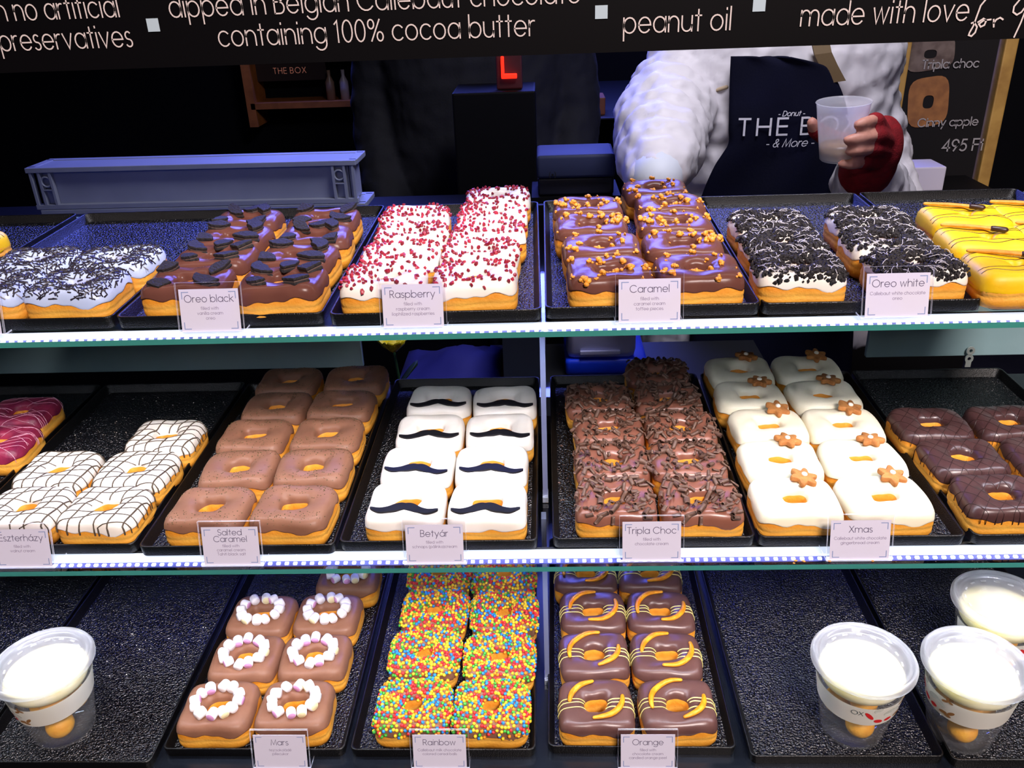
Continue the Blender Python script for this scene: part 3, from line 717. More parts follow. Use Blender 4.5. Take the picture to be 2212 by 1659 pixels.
donuts(crumb_donut, 0, (('beside the toffee donuts', D['crumL']), ('beside the yellow donuts', D['crumR'])), 'white donut under cookie crumbs', 3)
donuts(vermicelli_donut, 0, (('beside the cookie pieces donuts', D['vermR']), ('at the outer tray side', D['vermL'])), 'pale donut with chocolate vermicelli', 2)
donuts(stick_donut, 0, (('beside the cookie crumb donuts', D['bananL']), ('farther from the crumbs', D['bananR'])), 'yellow donut with fruit stick', 2, rz0=-.07)
x_ = stick_donut(301); x_.location = (-.600, .835, sz(0, .835, -TH + .0018)); x_['label'] = 'single yellow glazed donut on the outermost upper tray behind the vermicelli donuts'
donuts(berry_donut, 1, (('behind the lattice', D['berry']),), 'dark pink glazed donut with pale threads', 2)
donuts(lattice_donut, 1, (('beside the salted chocolate donuts', D['lattR']), ('farther from the salted donuts', D['lattL'])), 'white donut with cocoa lattice', 3)
donuts(salt_donut, 1, (('beside the lattice donuts', D['saltL']), ('beside the moustache donuts', D['saltR'])), 'plain chocolate donut with dark salt', 3)
donuts(moustache_donut, 1, (('beside the salted chocolate donuts', D['mousL']), ('beside the acrylic post', D['mousR'])), 'white donut with black moustache', 5)
donuts(shaving_donut, 1, (('beside the acrylic post', D['shavL']), ('beside the gingerbread star donuts', D['shavR'])), 'chocolate donut under shavings', 3)
donuts(star_donut, 1, (('beside the shavings donuts', D['starL']), ('beside the dark drizzled donuts', D['starR'])), 'white donut with gingerbread star', 4)
donuts(dark_donut, 1, (('beside the gingerbread star donuts', D['darkL']), ('farther from the gingerbread donuts', D['darkR'])), 'dark donut with crossed drizzle', 3)
donuts(marsh_donut, 2, (('beside the solitary lidded cup', D['marsL']), ('beside the rainbow donuts', D['marsR'])), 'chocolate donut ringed with marshmallows', 4)
donuts(rainbow_donut, 2, (('beside the marshmallow donuts', D['rainL']), ('beside the acrylic post', D['rainR'])), 'donut coated in rainbow balls', 3)
donuts(orange_donut, 2, (('beside the acrylic post', D['oranL']), ('beside the bare tray', D['oranR'])), 'chocolate donut with orange peel', 4)

# ---------------------------------------------------------------- name cards
def card(s, x, y, head, sub, label, foot=1, tilt=14, w=.055, h=.041):
    zb = sz(s, y, -TH) if s < 2 else .8206
    t = thing('name_card_stand', label, 'name card', (x, y, zb + .0002), (0, 0, 0), 'acrylic name card stands'); al = -radians(tilt)
    bm = bmesh.new()
    for yy in (-.0009, .0009): box(bm, (0, yy, h / 2 + .0012), (w, .0009, h))
    box(bm, (0, 0, .0008), (w, .0028, .0012))
    bm.normal_update()
    for f in bm.faces:
        if abs(f.normal.y) < .5: f.material_index = 1
    o = obj('acrylic_holder', bm, [ACRYL, ACRYLE], t); o.rotation_euler = (al, 0, 0)
    bm = bmesh.new(); box(bm, (0, .014, .0007), (w, .026, .0014))
    bm.normal_update()
    for f in bm.faces:
        if abs(f.normal.z) < .5: f.material_index = 1
    obj('acrylic_foot', bm, [ACRYL, ACRYLE], t)
    cw, ch = w * .91, h * .87
    bm = bmesh.new(); box(bm, (0, 0, h * .46), (cw, .0003, ch)); o = obj('paper_card', bm, PAPER, t); o.rotation_euler = (al, 0, 0)
    bm = bmesh.new(); pl = lambda p: (p.x, -.00022, p.y); top = h * .46 + ch / 2
    y_ = top - .0108
    if len(head) > 1: y_ = top - .0075
    for ln in head: write(bm, ln, 0, y_, .0040 if len(head) == 1 else .0037, pl, .13, mi=0); y_ -= .0062
    y_ -= .0002 if len(head) == 1 else -.0012
    for ln in sub: write(bm, ln, 0, y_, .00172, pl, .17, mi=1, gap=.3); y_ -= .0041 if len(head) == 1 else .0038
    k = .0055; X1, X0 = cw / 2 - .0025, -cw / 2 + .0025; Zb, Zt = top - ch + .0025, top - .0025
    for pts in ([(X0, Zt - k), (X0, Zt), (X0 + k, Zt)], [(X1 - k, Zt), (X1, Zt), (X1, Zt - k)], [(X0, Zb + k), (X0, Zb), (X0 + k, Zb)], [(X1 - k, Zb), (X1, Zb), (X1, Zb + k)]): ribbon(bm, pts, .0007, pl, 2)
    l = obj('lettering', bm, [INK, INK2, INKB], o)
    return t
C_ = 'small acrylic stand with pale card in front of the '
card(0, -.4860, .657, [' '], [' ', '              cream'], C_ + 'vermicelli donuts')
card(0, -.2790, .6535, ['Oreo black'], ['filled with', 'vanilla cream', 'oreo'], C_ + 'cookie pieces donuts')
card(0, -.1095, .6535, ['Raspberry'], ['filled with', 'raspberry cream', 'liophilized raspberries'], C_ + 'raspberry donuts')
card(0, .0840, .6535, ['Caramel'], ['filled with', 'caramel cream', 'toffee pieces'], C_ + 'toffee crumb donuts')
card(0, .2820, .6535, ['Oreo white'], ['Callebaut white chocolate', 'oreo'], C_ + 'crushed cookie donuts')
card(1, -.4675, .600, ['Eszterházy'], ['filled with', 'walnut cream'], C_ + 'lattice donuts')
card(1, -.2800, .600, ['Salted', 'Caramel'], ['filled with', 'caramel cream', 'Tahiti black salt'], C_ + 'salted chocolate donuts')
card(1, -.1005, .600, ['Betyár'], ['filled with', 'schnaps (pálinka)cream'], C_ + 'moustache donuts')
card(1, .0870, .601, ['Tripla Choc'], ['filled with', 'chocolate cream'], C_ + 'chocolate shavings donuts')
card(1, .2630, .5995, ['Xmas'], ['Callebaut white chocolate', 'gingerbread cream'], C_ + 'gingerbread star donuts')
card(2, -.2590, .5640, ['Mars'], ['tejcsokoládé', 'pillecukor'], C_ + 'marshmallow donuts')
card(2, -.1075, .5640, ['Rainbow'], ['Callebaut milk chocolate', 'colored cereal balls'], C_ + 'rainbow sprinkle donuts')
card(2, .0870, .5640, ['Orange'], ['filled with', 'chocolate cream', 'candied orange peel'], C_ + 'orange peel donuts')

# ---------------------------------------------------------------- lidded cups
DB = mat('dough_ball', (240, 178, 48), .55, (226, 154, 32), 70, .2, 300); WHIP = mat('cream', (250, 244, 214), .5, (252, 236, 150), 25, .3, 60)
def cup(x, y, rz, label, where, drop=0, seed=0):
    z0 = sz(2, y, -TH + .0018); r = random.Random(seed)
    t = thing('lidded_cup', label, 'cup', (x, y, z0), (0, 0, rz), 'clear lidded dessert cups')
    R = lambda z: .0285 + (.0425 - .0285) * z / .086
    bm = bmesh.new(); lathe(bm, [(.0001, .003), (.024, .003), (.0262, .0006), (.0283, .0006), (.0288, .003)] + [(R(z), z) for z in (.006, .02, .04, .06, .075, .084)] + [(.0438, .085), (.0444, .0865), (.0432, .0875), (.0418, .086)] + [(R(z) - .0007, z) for z in (.075, .05, .02, .0045)] + [(.0001, .0042)], 56)
    bmesh.ops.recalc_face_normals(bm, faces=bm.faces[:]); obj('cup_wall', bm, PLAST, t, True)
    bm = bmesh.new(); lathe(bm, [(.0458, .0835), (.0470, .0845), (.0472, .0885), (.0455, .0915), (.0440, .0925), (.0428, .0915), (.0415, .0895), (.0400, .0905), (.0386, .0895), (.0372, .0880), (.036, .0865), (.0330, .0862), (.0315, .0850), (.0001, .0850)], 64)
    o = obj('lid', bm, LIDM, t, True)
    bm = bmesh.new()
    for k in range(16):
        a0 = 2 * pi * k / 16; M = Matrix.Translation((.0335 * cos(a0), .0335 * sin(a0), .0868)) @ Matrix.Rotation(a0, 4, 'Z'); box(bm, (0, 0, 0), (.0016, .005, .0008), 0, M)
    obj('lid_ribs', bm, LIDM, o)
    bm = bmesh.new(); write(bm, 'mm88', 0, 0, .0022, lambda p: (p.x * -1, .024 - p.y, .0856), .16); obj('embossed_mark', bm, LIDM, o)
    # printed paper band
    a0, a1 = radians(150), radians(400); n = 40; bm = bmesh.new(); lo = lambda a: .045 + drop * sin(a * 1.0 + .5); prev = None; out = []
    for i in range(n + 1):
        a = a0 + (a1 - a0) * i / n; z1 = lo(a); z2 = z1 + .024
        out.append([(cos(a) * (R(z) + .0006), sin(a) * (R(z) + .0006), z) for z in (z1, (z1 + z2) / 2, z2)])
    vs = [[bm.verts.new(p) for p in c] for c in out]
    for i in range(n):
        for j in range(2): bm.faces.new((vs[i][j], vs[i + 1][j], vs[i + 1][j + 1], vs[i][j + 1]))
    b = obj('paper_band', bm, translucent('band_paper', (244, 246, 238), .35, .6), t, True)
    red = mat('red_print', (206, 30, 34), .6); br = mat('brown_print', (140, 98, 52), .6); gr = mat('grey_print', (196, 200, 190), .6); bk = mat('dark_print', (60, 72, 76), .6)
    bm = bmesh.new(); w0 = radians(300 if seed % 2 else 232)
    def blob(a, z, ra, rz_, rot, mi):
        vv = []
        for i in range(14):
            q = 2 * pi * i / 14; u = ra * cos(q); v = rz_ * sin(q); uu = u * cos(rot) - v * sin(rot); v2 = u * sin(rot) + v * cos(rot); z = z; zz = z + v2; aa = a + uu / .036
            vv.append(bm.verts.new((cos(aa) * (R(zz) + .0009), sin(aa) * (R(zz) + .0009), zz)))
        f = bm.faces.new(vv); f.material_index = mi
    for da, dz, ra, rb, ro, mi in ((-.55, .004, .0042, .0024, -.3, 0), (-.28, .0035, .0038, .0022, .2, 0), (-.8, .012, .006, .002, -.9, 0), (0, .004, .004, .0018, .3, 1), (.2, .007, .004, .0017, .8, 1), (.12, .0025, .0034, .0015, -.1, 1), (.02, .019, .0032, .0014, .5, 1), (.14, .021, .003, .0013, -.4, 1), (.08, .0235, .0028, .0012, 1.4, 1), (-.3, .014, .006, .003, .4, 2), (-.06, .013, .005, .002, -.5, 2), (-.62, .020, .004, .0025, .6, 2)):
        a = w0 + da; blob(a, lo(a) + dz + .002, ra, rb, ro, mi)
    obj('berry_print', bm, [red, br, gr], b)
    if seed % 2:
        bm = bmesh.new(); aw = radians(238)
        write(bm, 'OX', 0, 0, .0036, lambda p: (cos(aw + p.x / .037) * (R(lo(aw) + .014 + p.y) + .0009), sin(aw + p.x / .037) * (R(lo(aw) + .014 + p.y) + .0009), lo(aw) + .014 + p.y), .15); obj('lettering', bm, bk, b)
    # contents rest inside the cup
    for i, (px, py, pz, rr) in enumerate(((0, -.0122, .0174, .0132), (-.0142, .0075, .0310, .0130), (.0142, .0075, .0310, .0130), (.0005, -.0105, .0465, .0130), (0, .0160, .0480, .0125))):
        bm = bmesh.new(); ball(bm, (0, 0, 0), rr, 3, 0, (1, 1, .95))
        o = obj('dough_ball', bm, DB, None, True); o.location = Matrix.Rotation(rz, 4, 'Z') @ Vector((px, py, pz)) + Vector((x, y, z0))
        tag(o, 'round yellow dough ball inside the ' + where, 'dough ball', 'dough balls in the ' + where)
    bm = bmesh.new(); lathe(bm, [(.0001, .0625), (.030, .0625), (.0352, .065), (.0372, .069), (.0384, .074), (.036, .0785), (.025, .0805), (.010, .0815), (.0001, .082)], 40)
    o = obj('cream_topping', bm, WHIP, None, True); o.location = (x, y, z0); tag(o, 'white cream filling the top of the ' + where, 'cream')
cup(-.4930, .612, .35, 'lidded clear cup alone on its tray beside the marshmallow donuts', 'lidded cup beside the marshmallow donuts', .004, 2)
cup(.2890, .612, .2, 'lidded clear cup alone on the tray beside the orange peel donuts', 'lidded cup beside the orange peel donuts', .004, 1)
cup(.3890, .606, -.35, 'front lidded clear cup of the two at the end tray', 'front lidded cup of the end tray', .003, 4)
cup(.4520, .690, .5, 'rear lidded clear cup of the two at the end tray', 'rear lidded cup of the end tray', .003, 3)

# loose crumbs
cr = random.Random(5)
def crumbs(name, label, n, spot, size, m):
    bm = bmesh.new()
    for _ in range(n):
        p = spot(); k = cr.uniform(.4, 1) * size; ball(bm, (p[0], p[1], p[2] + k * .35), k, 1, 0, (1, .8, .5), None, .35, cr)
    stuff(tag(obj(name, bm, m), label, 'crumbs'))
SUG = mat('pale_crumb', (230, 220, 205), .6)
def on(s, x0, x1, y0, y1, h=-TH + .0018): 
    def f(): x = cr.uniform(x0, x1); y = cr.uniform(y0, y1); return (x, y, sz(s, y, h))
    return f
crumbs('pale_crumbs', 'tiny pale crumbs scattered on the tray of the solitary lidded cup', 26, on(2, -.50, -.40, .68, .76), .0008, SUG)
crumbs('sugar_crumbs', 'tiny sugar crumbs scattered on the tray behind the lattice donuts', 34, on(1, -.54, -.39, .83, .93), .0008, SUG)
crumbs('dark_crumbs', 'tiny dark crumbs along the front edge of the middle glass shelf', 60, on(1, -.55, .45, .597, .604, -TH), .0007, SHAVE)
crumbs('cookie_dust', 'black cookie crumbs on the tray behind the crushed cookie donuts', 36, on(0, .19, .30, .80, .97), .0012, COOKIE)
crumbs('golden_crumbs', 'few golden crumbs on the glass edge in front of the gingerbread card', 6, on(1, .20, .275, .597, .600, -TH), .0018, TOFFEE)
crumbs('shaving_scraps', 'brown shaving scraps on the tray beside the shavings donuts', 12, on(1, .008, .022, .66, .80), .0016, SHAVE)

# ---------------------------------------------------------------- header sign
sg = thing('header_sign', 'wide black header sign with pale lettering hanging above the trays', 'sign', (0, .72, 1.436))
bm = bmesh.new(); box(bm, (-.03, .0025, .085), (1.36, .004, .17)); obj('sign_panel', bm, BLACK, sg)
def sx(u, v): p = at(u, v, .72); return p.x, p.z - 1.436
pl = lambda p: (p.x, -.0004, p.y)
for s_, u0, v0, u1, v1, wt in (('with no artificial', None, 41, 259, 36, .098), ('preservatives', 5, 110, 288, 100, .098), ('dipped in Belgian Callebaut chocolate', 369, 34, 1253, 9, .098), ('containing 100% cocoa butter', 475, 97, 1155, 80, .098),
    ('peanut oil', 1347, 73, 1577, 63, .1), ('made with love', 1729, 54, 2088, 46, .1)):
    bm = bmesh.new(); p1 = sx(u1, v1); h = .0110
    if u0 is None: w_a = text_lines(s_, .27)[1] / text_lines('no artificial', .27)[1] * (p1[0] - sx(35, 41)[0]); write(bm, s_, p1[0] - w_a, p1[1], h, pl, wt, 'l', width=w_a, gap=.27)
    else:
        p0 = sx(u0, v0); write(bm, s_, p0[0], (p0[1] + p1[1]) / 2, h, pl, wt, 'l', width=p1[0] - p0[0], gap=.27)
    obj('lettering', bm, SIGNTXT, sg)
bm = bmesh.new()
for u, v in ((331, 54), (1299, 26), (1640, 10)):
    p = sx(u, v); h = .0048
    vv = [bm.verts.new((p[0] + a, -.0004, p[1] + b)) for a, b in ((-h, -h), (h, -h), (h, h), (-h, h))]; bm.faces.new(vv)
obj('square_dots', bm, SIGNSQ, sg)
bm = bmesh.new()
def scr(pts, w=.0012): ribbon(bm, [sx(*p) for p in pts], w, pl)
scr([(2128, 0), (2118, 12), (2110, 34), (2102, 56), (2094, 70), (2092, 76), (2098, 78), (2106, 70), (2110, 58), (2104, 48), (2098, 50)])
scr([(2112, 48), (2124, 40), (2130, 44), (2126, 54), (2118, 58), (2114, 52), (2124, 44), (2140, 42)])
scr([(2146, 42), (2146, 58)]); scr([(2146, 50), (2152, 42), (2160, 38), (2166, 42)])
scr([(2210, -10), (2190, 14), (2188, 26), (2196, 32), (2206, 26), (2222, 4)]); scr([(2222, 4), (2204, 50), (2190, 80)])
obj('script_lettering', bm, SIGNTXT, sg)

bm = bmesh.new(); box(bm, (-.03, .735, 2.0), (1.5, .03, .78)); structure(obj('lamp_blocking_fascia', bm, BLACK))  # unseen fascia added above the sign to block the street lamp
# ---------------------------------------------------------------- the room behind
def slab(name, c, s, m): bm = bmesh.new(); box(bm, c, s); return structure(obj(name, bm, m))
DK = mat('dark_wall', (10, 11, 16), .8, (7, 8, 12), 3, spec=.1)
slab('floor', (0, 1.2, -.025), (4.4, 6.4, .05), mat('dark_floor', (24, 24, 26), .5, (18, 18, 20), 5))
slab('ceiling', (0, 2.2, 2.825), (4.4, 3, .05), DK)
slab('wall_back', (0, 3.3, 1.4), (4.4, .06, 2.8), DK); slab('wall_left', (-2.17, 2.2, 1.4), (.06, 3, 2.8), DK); slab('wall_right', (2.17, 2.2, 1.4), (.06, 3, 2.8), DK)
# boards behind the middle trays
PANEL = mat('lightened_teal_board', (140, 170, 176), .6, (124, 156, 162), 8)  # board colour lightened in place of light that does not reach it
xa = at(785, 780, 1.02).x; xb = at(1870, 760, 1.02).x
def board(x0, x1, label):
    bm = bmesh.new(); box(bm, ((x0 + x1) / 2, 1.02, 1.136), (x1 - x0, .008, .208), bev=.001); return tag(obj('back_board', bm, PANEL), label, 'board', 'dark boards behind the middle trays')
board(-.95, xa, 'dark board closing the case behind the salted chocolate donuts'); board(xb, .85, 'dark board with steel bracket closing the case behind the dark drizzled donuts')
p = at(2095, 766, 1.012); bm = bmesh.new(); box(bm, ((xa + xb) / 2, 1.02, 1.1665), (xb - xa - .004, .008, .149), bev=.001); tag(obj('lamp_blocking_rail', bm, mat('black_counter', (5, 5, 7), .6, spec=.12)), 'added dark rail between the two back boards, blocking the blue lamp', 'board')  # rail added to keep the blue lamp off the middle back rows
br_ = thing('steel_bracket', 'small steel plate with two screw holes on the dark board', 'bracket', p)
bm = bmesh.new(); 
for zz in (-.0055, .0055):
    q = [Vector((.0052 * cos(2 * pi * i / 24), -.001, zz + .0058 * sin(2 * pi * i / 24))) for i in range(24)]; qi = [Vector((.0022 * cos(2 * pi * i / 24), -.001, zz + .0024 * sin(2 * pi * i / 24))) for i in range(24)]
    loft(bm, [[v + Vector((0, .0015, 0)) for v in q], q, qi, [v + Vector((0, .0015, 0)) for v in qi]], False)
box(bm, (0, -.0003, -.013), (.007, .0015, .008))
bmesh.ops.recalc_face_normals(bm, faces=bm.faces[:]); obj('plate', bm, mat('steel', (190, 200, 196), .35, metal=.5), br_)
# low work shelf seen under the top shelf
slab('trim_1', (.08, 1.22, .90), (.54, .26, .03), mat('dark_shelf', (16, 18, 24), .5))
wb = thing('storage_box', 'pale storage box with blue base behind the chocolate shavings donuts', 'box', at(1312, 806, 1.2) + Vector((0, .08, 0)))
wb.location.z = .9152
bm = bmesh.new(); box(bm, (0, 0, .014), (.128, .12, .026), bev=.006); obj('blue_base', bm, mat('blue_plastic', (16, 60, 235), .35), wb, True)
bm = bmesh.new(); box(bm, (-.008, -.006, .078), (.108, .10, .102), bev=.012); obj('pale_body', bm, mat('lavender_plastic', (190, 192, 236), .4), wb, True)
bm = bmesh.new(); box(bm, (-.010, -.059, .040), (.062, .006, .006), bev=.001); obj('handle_ledge', bm, mat('lavender_plastic', (190, 192, 236), .4), wb)
bm = bmesh.new(); box(bm, (0, 0, .07), (.02, .22, .14)); o = obj('divider_board', bm, mat('dark_slate_board', (34, 42, 62), .6)); pp = at(1135, 780, 1.2); o.location = (pp.x, 1.27, .9152); o.scale = (3.2, 1, 1)
tag(o, 'dark slate board standing beside the pale storage box', 'board')
bm = bmesh.new()
for i in range(9):
    for j in range(1): pass
n = 10; g = [[bm.verts.new(((i / n - .5) * .16, (j / n - .5) * .16, .035 * exp(-((i - 6) ** 2 + (j - 5) ** 2) / 12) + .004 * sin(i * 1.7) * cos(j * 1.3) + .004)) for j in range(n + 1)] for i in range(n + 1)]
for i in range(n):
    for j in range(n): bm.faces.new((g[i][j], g[i + 1][j], g[i + 1][j + 1], g[i][j + 1]))
pp = at(1075, 800, 1.22); o = obj('blue_cloth', bm, mat('blue_cloth', (14, 18, 120), .8), None, True); o.location = (pp.x - .075, 1.25, .9155)
sm = o.modifiers.new('thick', 'SOLIDIFY'); sm.thickness = .003; tag(o, 'crumpled blue cloth lying behind the moustache donuts', 'cloth')
# flower
fl = thing('yellow_flower', 'yellow wrapped flower with dark leaf behind the salted chocolate donuts', 'flower', at(855, 800, 1.12))
fz = fl.location.z; fl.location.z = .9152
bm = bmesh.new(); rf = random.Random(9)
base = at(850, 745, 1.12); lz = base.z - .9152
for k in range(7):
    a = 2 * pi * k / 7; rows = []
    for i in range(6):
        u = i / 5; wd_ = .012 * sin(pi * (.15 + .8 * u)); r = .004 + .018 * u; z = lz + .02 * u - .01
        rows.append([bm.verts.new((r * cos(a) - wd_ * sin(a) * s_, r * sin(a) + wd_ * cos(a) * s_, z + .004 * abs(s_))) for s_ in (-1, 0, 1)])
    for i in range(5):
        for j in range(2): bm.faces.new((rows[i][j], rows[i + 1][j], rows[i + 1][j + 1], rows[i][j + 1]))
o = obj('petals', bm, mat('yellow_petal', (214, 196, 20), .5), fl, True); o.modifiers.new('t', 'SOLIDIFY').thickness = .0008
bm = bmesh.new(); tube(bm, [(0, 0, .001), (.003, .002, lz * .5), (0, 0, lz - .008)], .002); obj('stem', bm, mat('green_stem', (20, 60, 26), .6), fl, True)
bm = bmesh.new(); rows = []
for i in range(7):
    u = i / 6; wd_ = .02 * sin(pi * (.08 + .88 * u)); rows.append([bm.verts.new((.002 + .03 * u + 0 * s_, wd_ * s_, lz * .35 + .035 * u + .006 * abs(s_))) for s_ in (-1, 0, 1)])
for i in range(6):
    for j in range(2): bm.faces.new((rows[i][j], rows[i + 1][j], rows[i + 1][j + 1], rows[i][j + 1]))
o = obj('leaf', bm, mat('dark_leaf', (12, 40, 22), .6), fl, True); o.modifiers.new('t', 'SOLIDIFY').thickness = .0008

# back counter and stacked crates
YC = 1.36
pL = at(70, 440, YC); pR = at(778, 425, YC); zc = (at(200, 452, YC).z + at(700, 440, YC).z) / 2
CW = pR.x - pL.x; CH = at(420, 355, YC).z - zc; cx_ = (pL.x + pR.x) / 2
bm = bmesh.new(); box(bm, (cx_ - .05, YC + .14, (zc - CH) / 2), (CW + .5, .36, zc - CH), bev=.003); tag(obj('back_counter', bm, mat('black_counter', (5, 5, 7), .6, spec=.12)), 'black work counter carrying the grey stacked crates', 'counter')
GREY = mat('grey_plastic', (142, 148, 168), .45, (132, 138, 158), 10)
def crate(z, label, dx=0):
    t = thing('plastic_crate', label, 'crate', (cx_ + dx, YC, z), (0, 0, radians(-1.2)), 'grey stacking crates'); w, d, h = CW, .075, CH
    bm = bmesh.new(); box(bm, (0, d / 2, .004), (w - .02, d - .02, .006))
    for yy in (.010, d - .010): box(bm, (0, yy, h / 2 + .002), (w - .03, .004, h - .01))
    for xx in (-w / 2 + .012, w / 2 - .012): box(bm, (xx, d / 2, h / 2 + .002), (.004, d - .02, h - .01))
    box(bm, (0, d / 2, h - .0035), (w - .01, d - .006, .005))
    obj('body', bm, GREY, t)
    bm = bmesh.new()
    for yy in (.005, d - .005): box(bm, (0, yy, h - .004), (w, .014, .008), bev=.001)
    for xx in (-w / 2 + .006, w / 2 - .006): box(bm, (xx, d / 2, h - .004), (.014, d - .012, .008), bev=.001)
    obj('top_rim', bm, GREY, t)
    bm = bmesh.new(); box(bm, (0, .005, .004), (w - .004, .012, .008), bev=.001); obj('bottom_rim', bm, GREY, t)
    for sgn in (-1, 1):
        bm = bmesh.new()
        for k, x in enumerate((0, .014, .032)): box(bm, (sgn * (w / 2 - .006 - x), .003, h / 2), (.004, .008, h - .014))
        for z_ in (.032,): box(bm, (sgn * (w / 2 - .029), .003, z_), (.018, .008, .002))
        obj('corner_ribs', bm, GREY, t)
        bm = bmesh.new(); tube(bm, [(sgn * (w / 2 - .029) + .0078 * cos(2 * pi * i / 20), .001, h * .66 + .0078 * sin(2 * pi * i / 20)) for i in range(21)], .0017, 6, round_ends=False); obj('ring', bm, GREY, t, True)
    return t
crate(zc - CH, 'lower grey plastic crate, mostly hidden behind the cookie pieces donuts', .008); crate(zc + .0005, 'upper grey plastic crate lying empty behind the cookie pieces donuts')

# small device with dark slot
q0 = at(1160, 388, 1.45); q1 = at(1330, 332, 1.45)
pd = thing('payment_box', 'grey box with dark slot behind the raspberry donuts', 'box', ((q0.x + q1.x) / 2, 1.45, at(1240, 425, 1.45).z)); w_ = q1.x - q0.x; hz = q1.z - pd.location.z
bm = bmesh.new(); box(bm, (0, .05, hz * .72), (w_, .10, hz * .56), bev=.006); obj('grey_cover', bm, mat('grey_blue_plastic', (44, 50, 78), .6, spec=.2), pd, True)
bm = bmesh.new(); box(bm, (0, .055, hz * .22), (w_ * .98, .09, hz * .44), bev=.004); obj('dark_base', bm, mat('dark_plastic', (14, 16, 26), .4), pd, True)
bm = bmesh.new(); write(bm, '(*)', -w_ * .30, hz * .50, .006, lambda p: (p.x, -.0006, p.y), .2); obj('symbol', bm, mat('black_print', (8, 8, 14), .6), pd)
zb = pd.location.z
bm = bmesh.new(); box(bm, (pd.location.x, 1.515, zb / 2 - .0005), (w_ + .02, .12, zb - .001)); tag(obj('pedestal', bm, mat('black_counter', (5, 5, 7), .6, spec=.12)), 'black pedestal under the grey box with slot', 'stand')

# menu board and timber frame at the far side
WOOD = mat('pale_timber', (150, 118, 56), .6, (126, 94, 40), 20, .3, 60)
YM = 1.95
def post(u0, u1, Y, label, w=None, dep=.06):
    a = at(u0, 250, Y); b = at(u1, 250, Y); bm = bmesh.new(); box(bm, ((a.x + b.x) / 2, Y + dep / 2, 1.25), (b.x - a.x, dep, 2.5), bev=.003); return tag(obj('timber_post', bm, WOOD), label, 'post', 'timber posts')
post(1893, 1946, YM, 'yellowish timber post between the white jacket and menu board'); post(2141, 2168, YM, 'narrow timber post at the outer edge of the menu board')
mb = thing('menu_board', 'black menu board with donut pictures and prices beside timber post', 'board', (0, YM + .01, 0)); a = at(1948, 250, YM); b = at(2134, 250, YM)
bm = bmesh.new(); box(bm, ((a.x + b.x) / 2, .01, 1.35), (b.x - a.x, .012, .9)); obj('board_panel', bm, mat('charcoal_board', (15, 14, 16), .6, spec=.15), mb)
def mtext(s_, u, v, h): 
    p = at(u, v, YM); bm = bmesh.new(); write(bm, s_, p.x, p.z, h, lambda p: (p.x, .0005, p.y), .2, 'r'); obj('lettering', bm, mat('grey_lettering', (128, 126, 128), .6), mb)
mtext('Tripla choc', 2118, 146, .0118); mtext('Cinny apple', 2116, 272, .0118); mtext('495 Ft', 2129, 326, .017)
def dpic(u, v, w, h, c, nm='donut_picture', rot=.12):
    p = at(u, v, YM); d = .00085; bm = bmesh.new(); ro = []; ri = []
    for i in range(40):
        t = 2 * pi * i / 40; k = (abs(cos(t) / w) ** 4 + abs(sin(t) / h) ** 4) ** -.25; x, y = k * cos(t), k * sin(t); ro.append((p.x + x * cos(rot) - y * sin(rot), .002, p.z + x * sin(rot) + y * cos(rot)))
        k = .26 * (abs(cos(t) / w) ** 3 + abs(sin(t) / h) ** 3) ** (-1 / 3); x, y = k * cos(t), k * sin(t); ri.append((p.x + x, .002, p.z + y))
    loft(bm, [ro, ri], False)
    bmesh.ops.recalc_face_normals(bm, faces=bm.faces[:])
    obj(nm, bm, c, mb)
dpic(2010, 222, .043, .052, mat('printed_dough', (128, 84, 42), .6, (104, 64, 30), 40)); dpic(2015, 118, .05, .033, mat('printed_pale_dough', (90, 78, 72), .6, (60, 46, 42), 40))
p = at(1985, 388, 1.80); bm = bmesh.new(); box(bm, (p.x, 1.84, p.z), (.105, .08, .05), bev=.003); o = tag(obj('carton', bm, mat('white_card', (176, 172, 186), .7)), 'pale carton below the menu board beside the red glove', 'carton')
bm = bmesh.new(); box(bm, (p.x + .01, 1.86, (p.z - .025) / 2 - .0005), (.3, .16, p.z - .026)); tag(obj('side_table', bm, mat('black_counter', (5, 5, 7), .6, spec=.12)), 'dark side table carrying the pale carton', 'table')

# dim things at the back of the room
YB = 2.6
def bbox(name, u0, v0, u1, v1, Y, dep, m, label, cat):
    a = at(u0, v1, Y); b = at(u1, v0, Y); bm = bmesh.new(); box(bm, (0, 0, 0), (b.x - a.x, dep, b.z - a.z), bev=min(.004, (b.x - a.x) * .2)); o = obj(name, bm, m); o.location = ((a.x + b.x) / 2, Y + dep / 2, (a.z + b.z) / 2); return tag(o, label, cat)
ORW = mat('orange_timber', (170, 98, 40), .6, (140, 78, 30), 20)
a = at(515, 230, 3.0); b = at(838, 140, 3.0)
sh = thing('wall_rack', 'dim wooden wall rack with small bottles in the dark background', 'rack', ((a.x + b.x) / 2, 3.2, a.z))
W_ = b.x - a.x; bm = bmesh.new(); box(bm, (-W_ / 2, 0, .12), (.03, .14, .42)); obj('side_panel', bm, ORW, sh)
bm = bmesh.new(); box(bm, (W_ / 2, 0, .12), (.03, .14, .42)); obj('side_panel', bm, ORW, sh)
for zz in (-.02, .16): bm = bmesh.new(); box(bm, (0, 0, zz), (W_, .14, .02)); obj('rack_shelf', bm, ORW, sh)
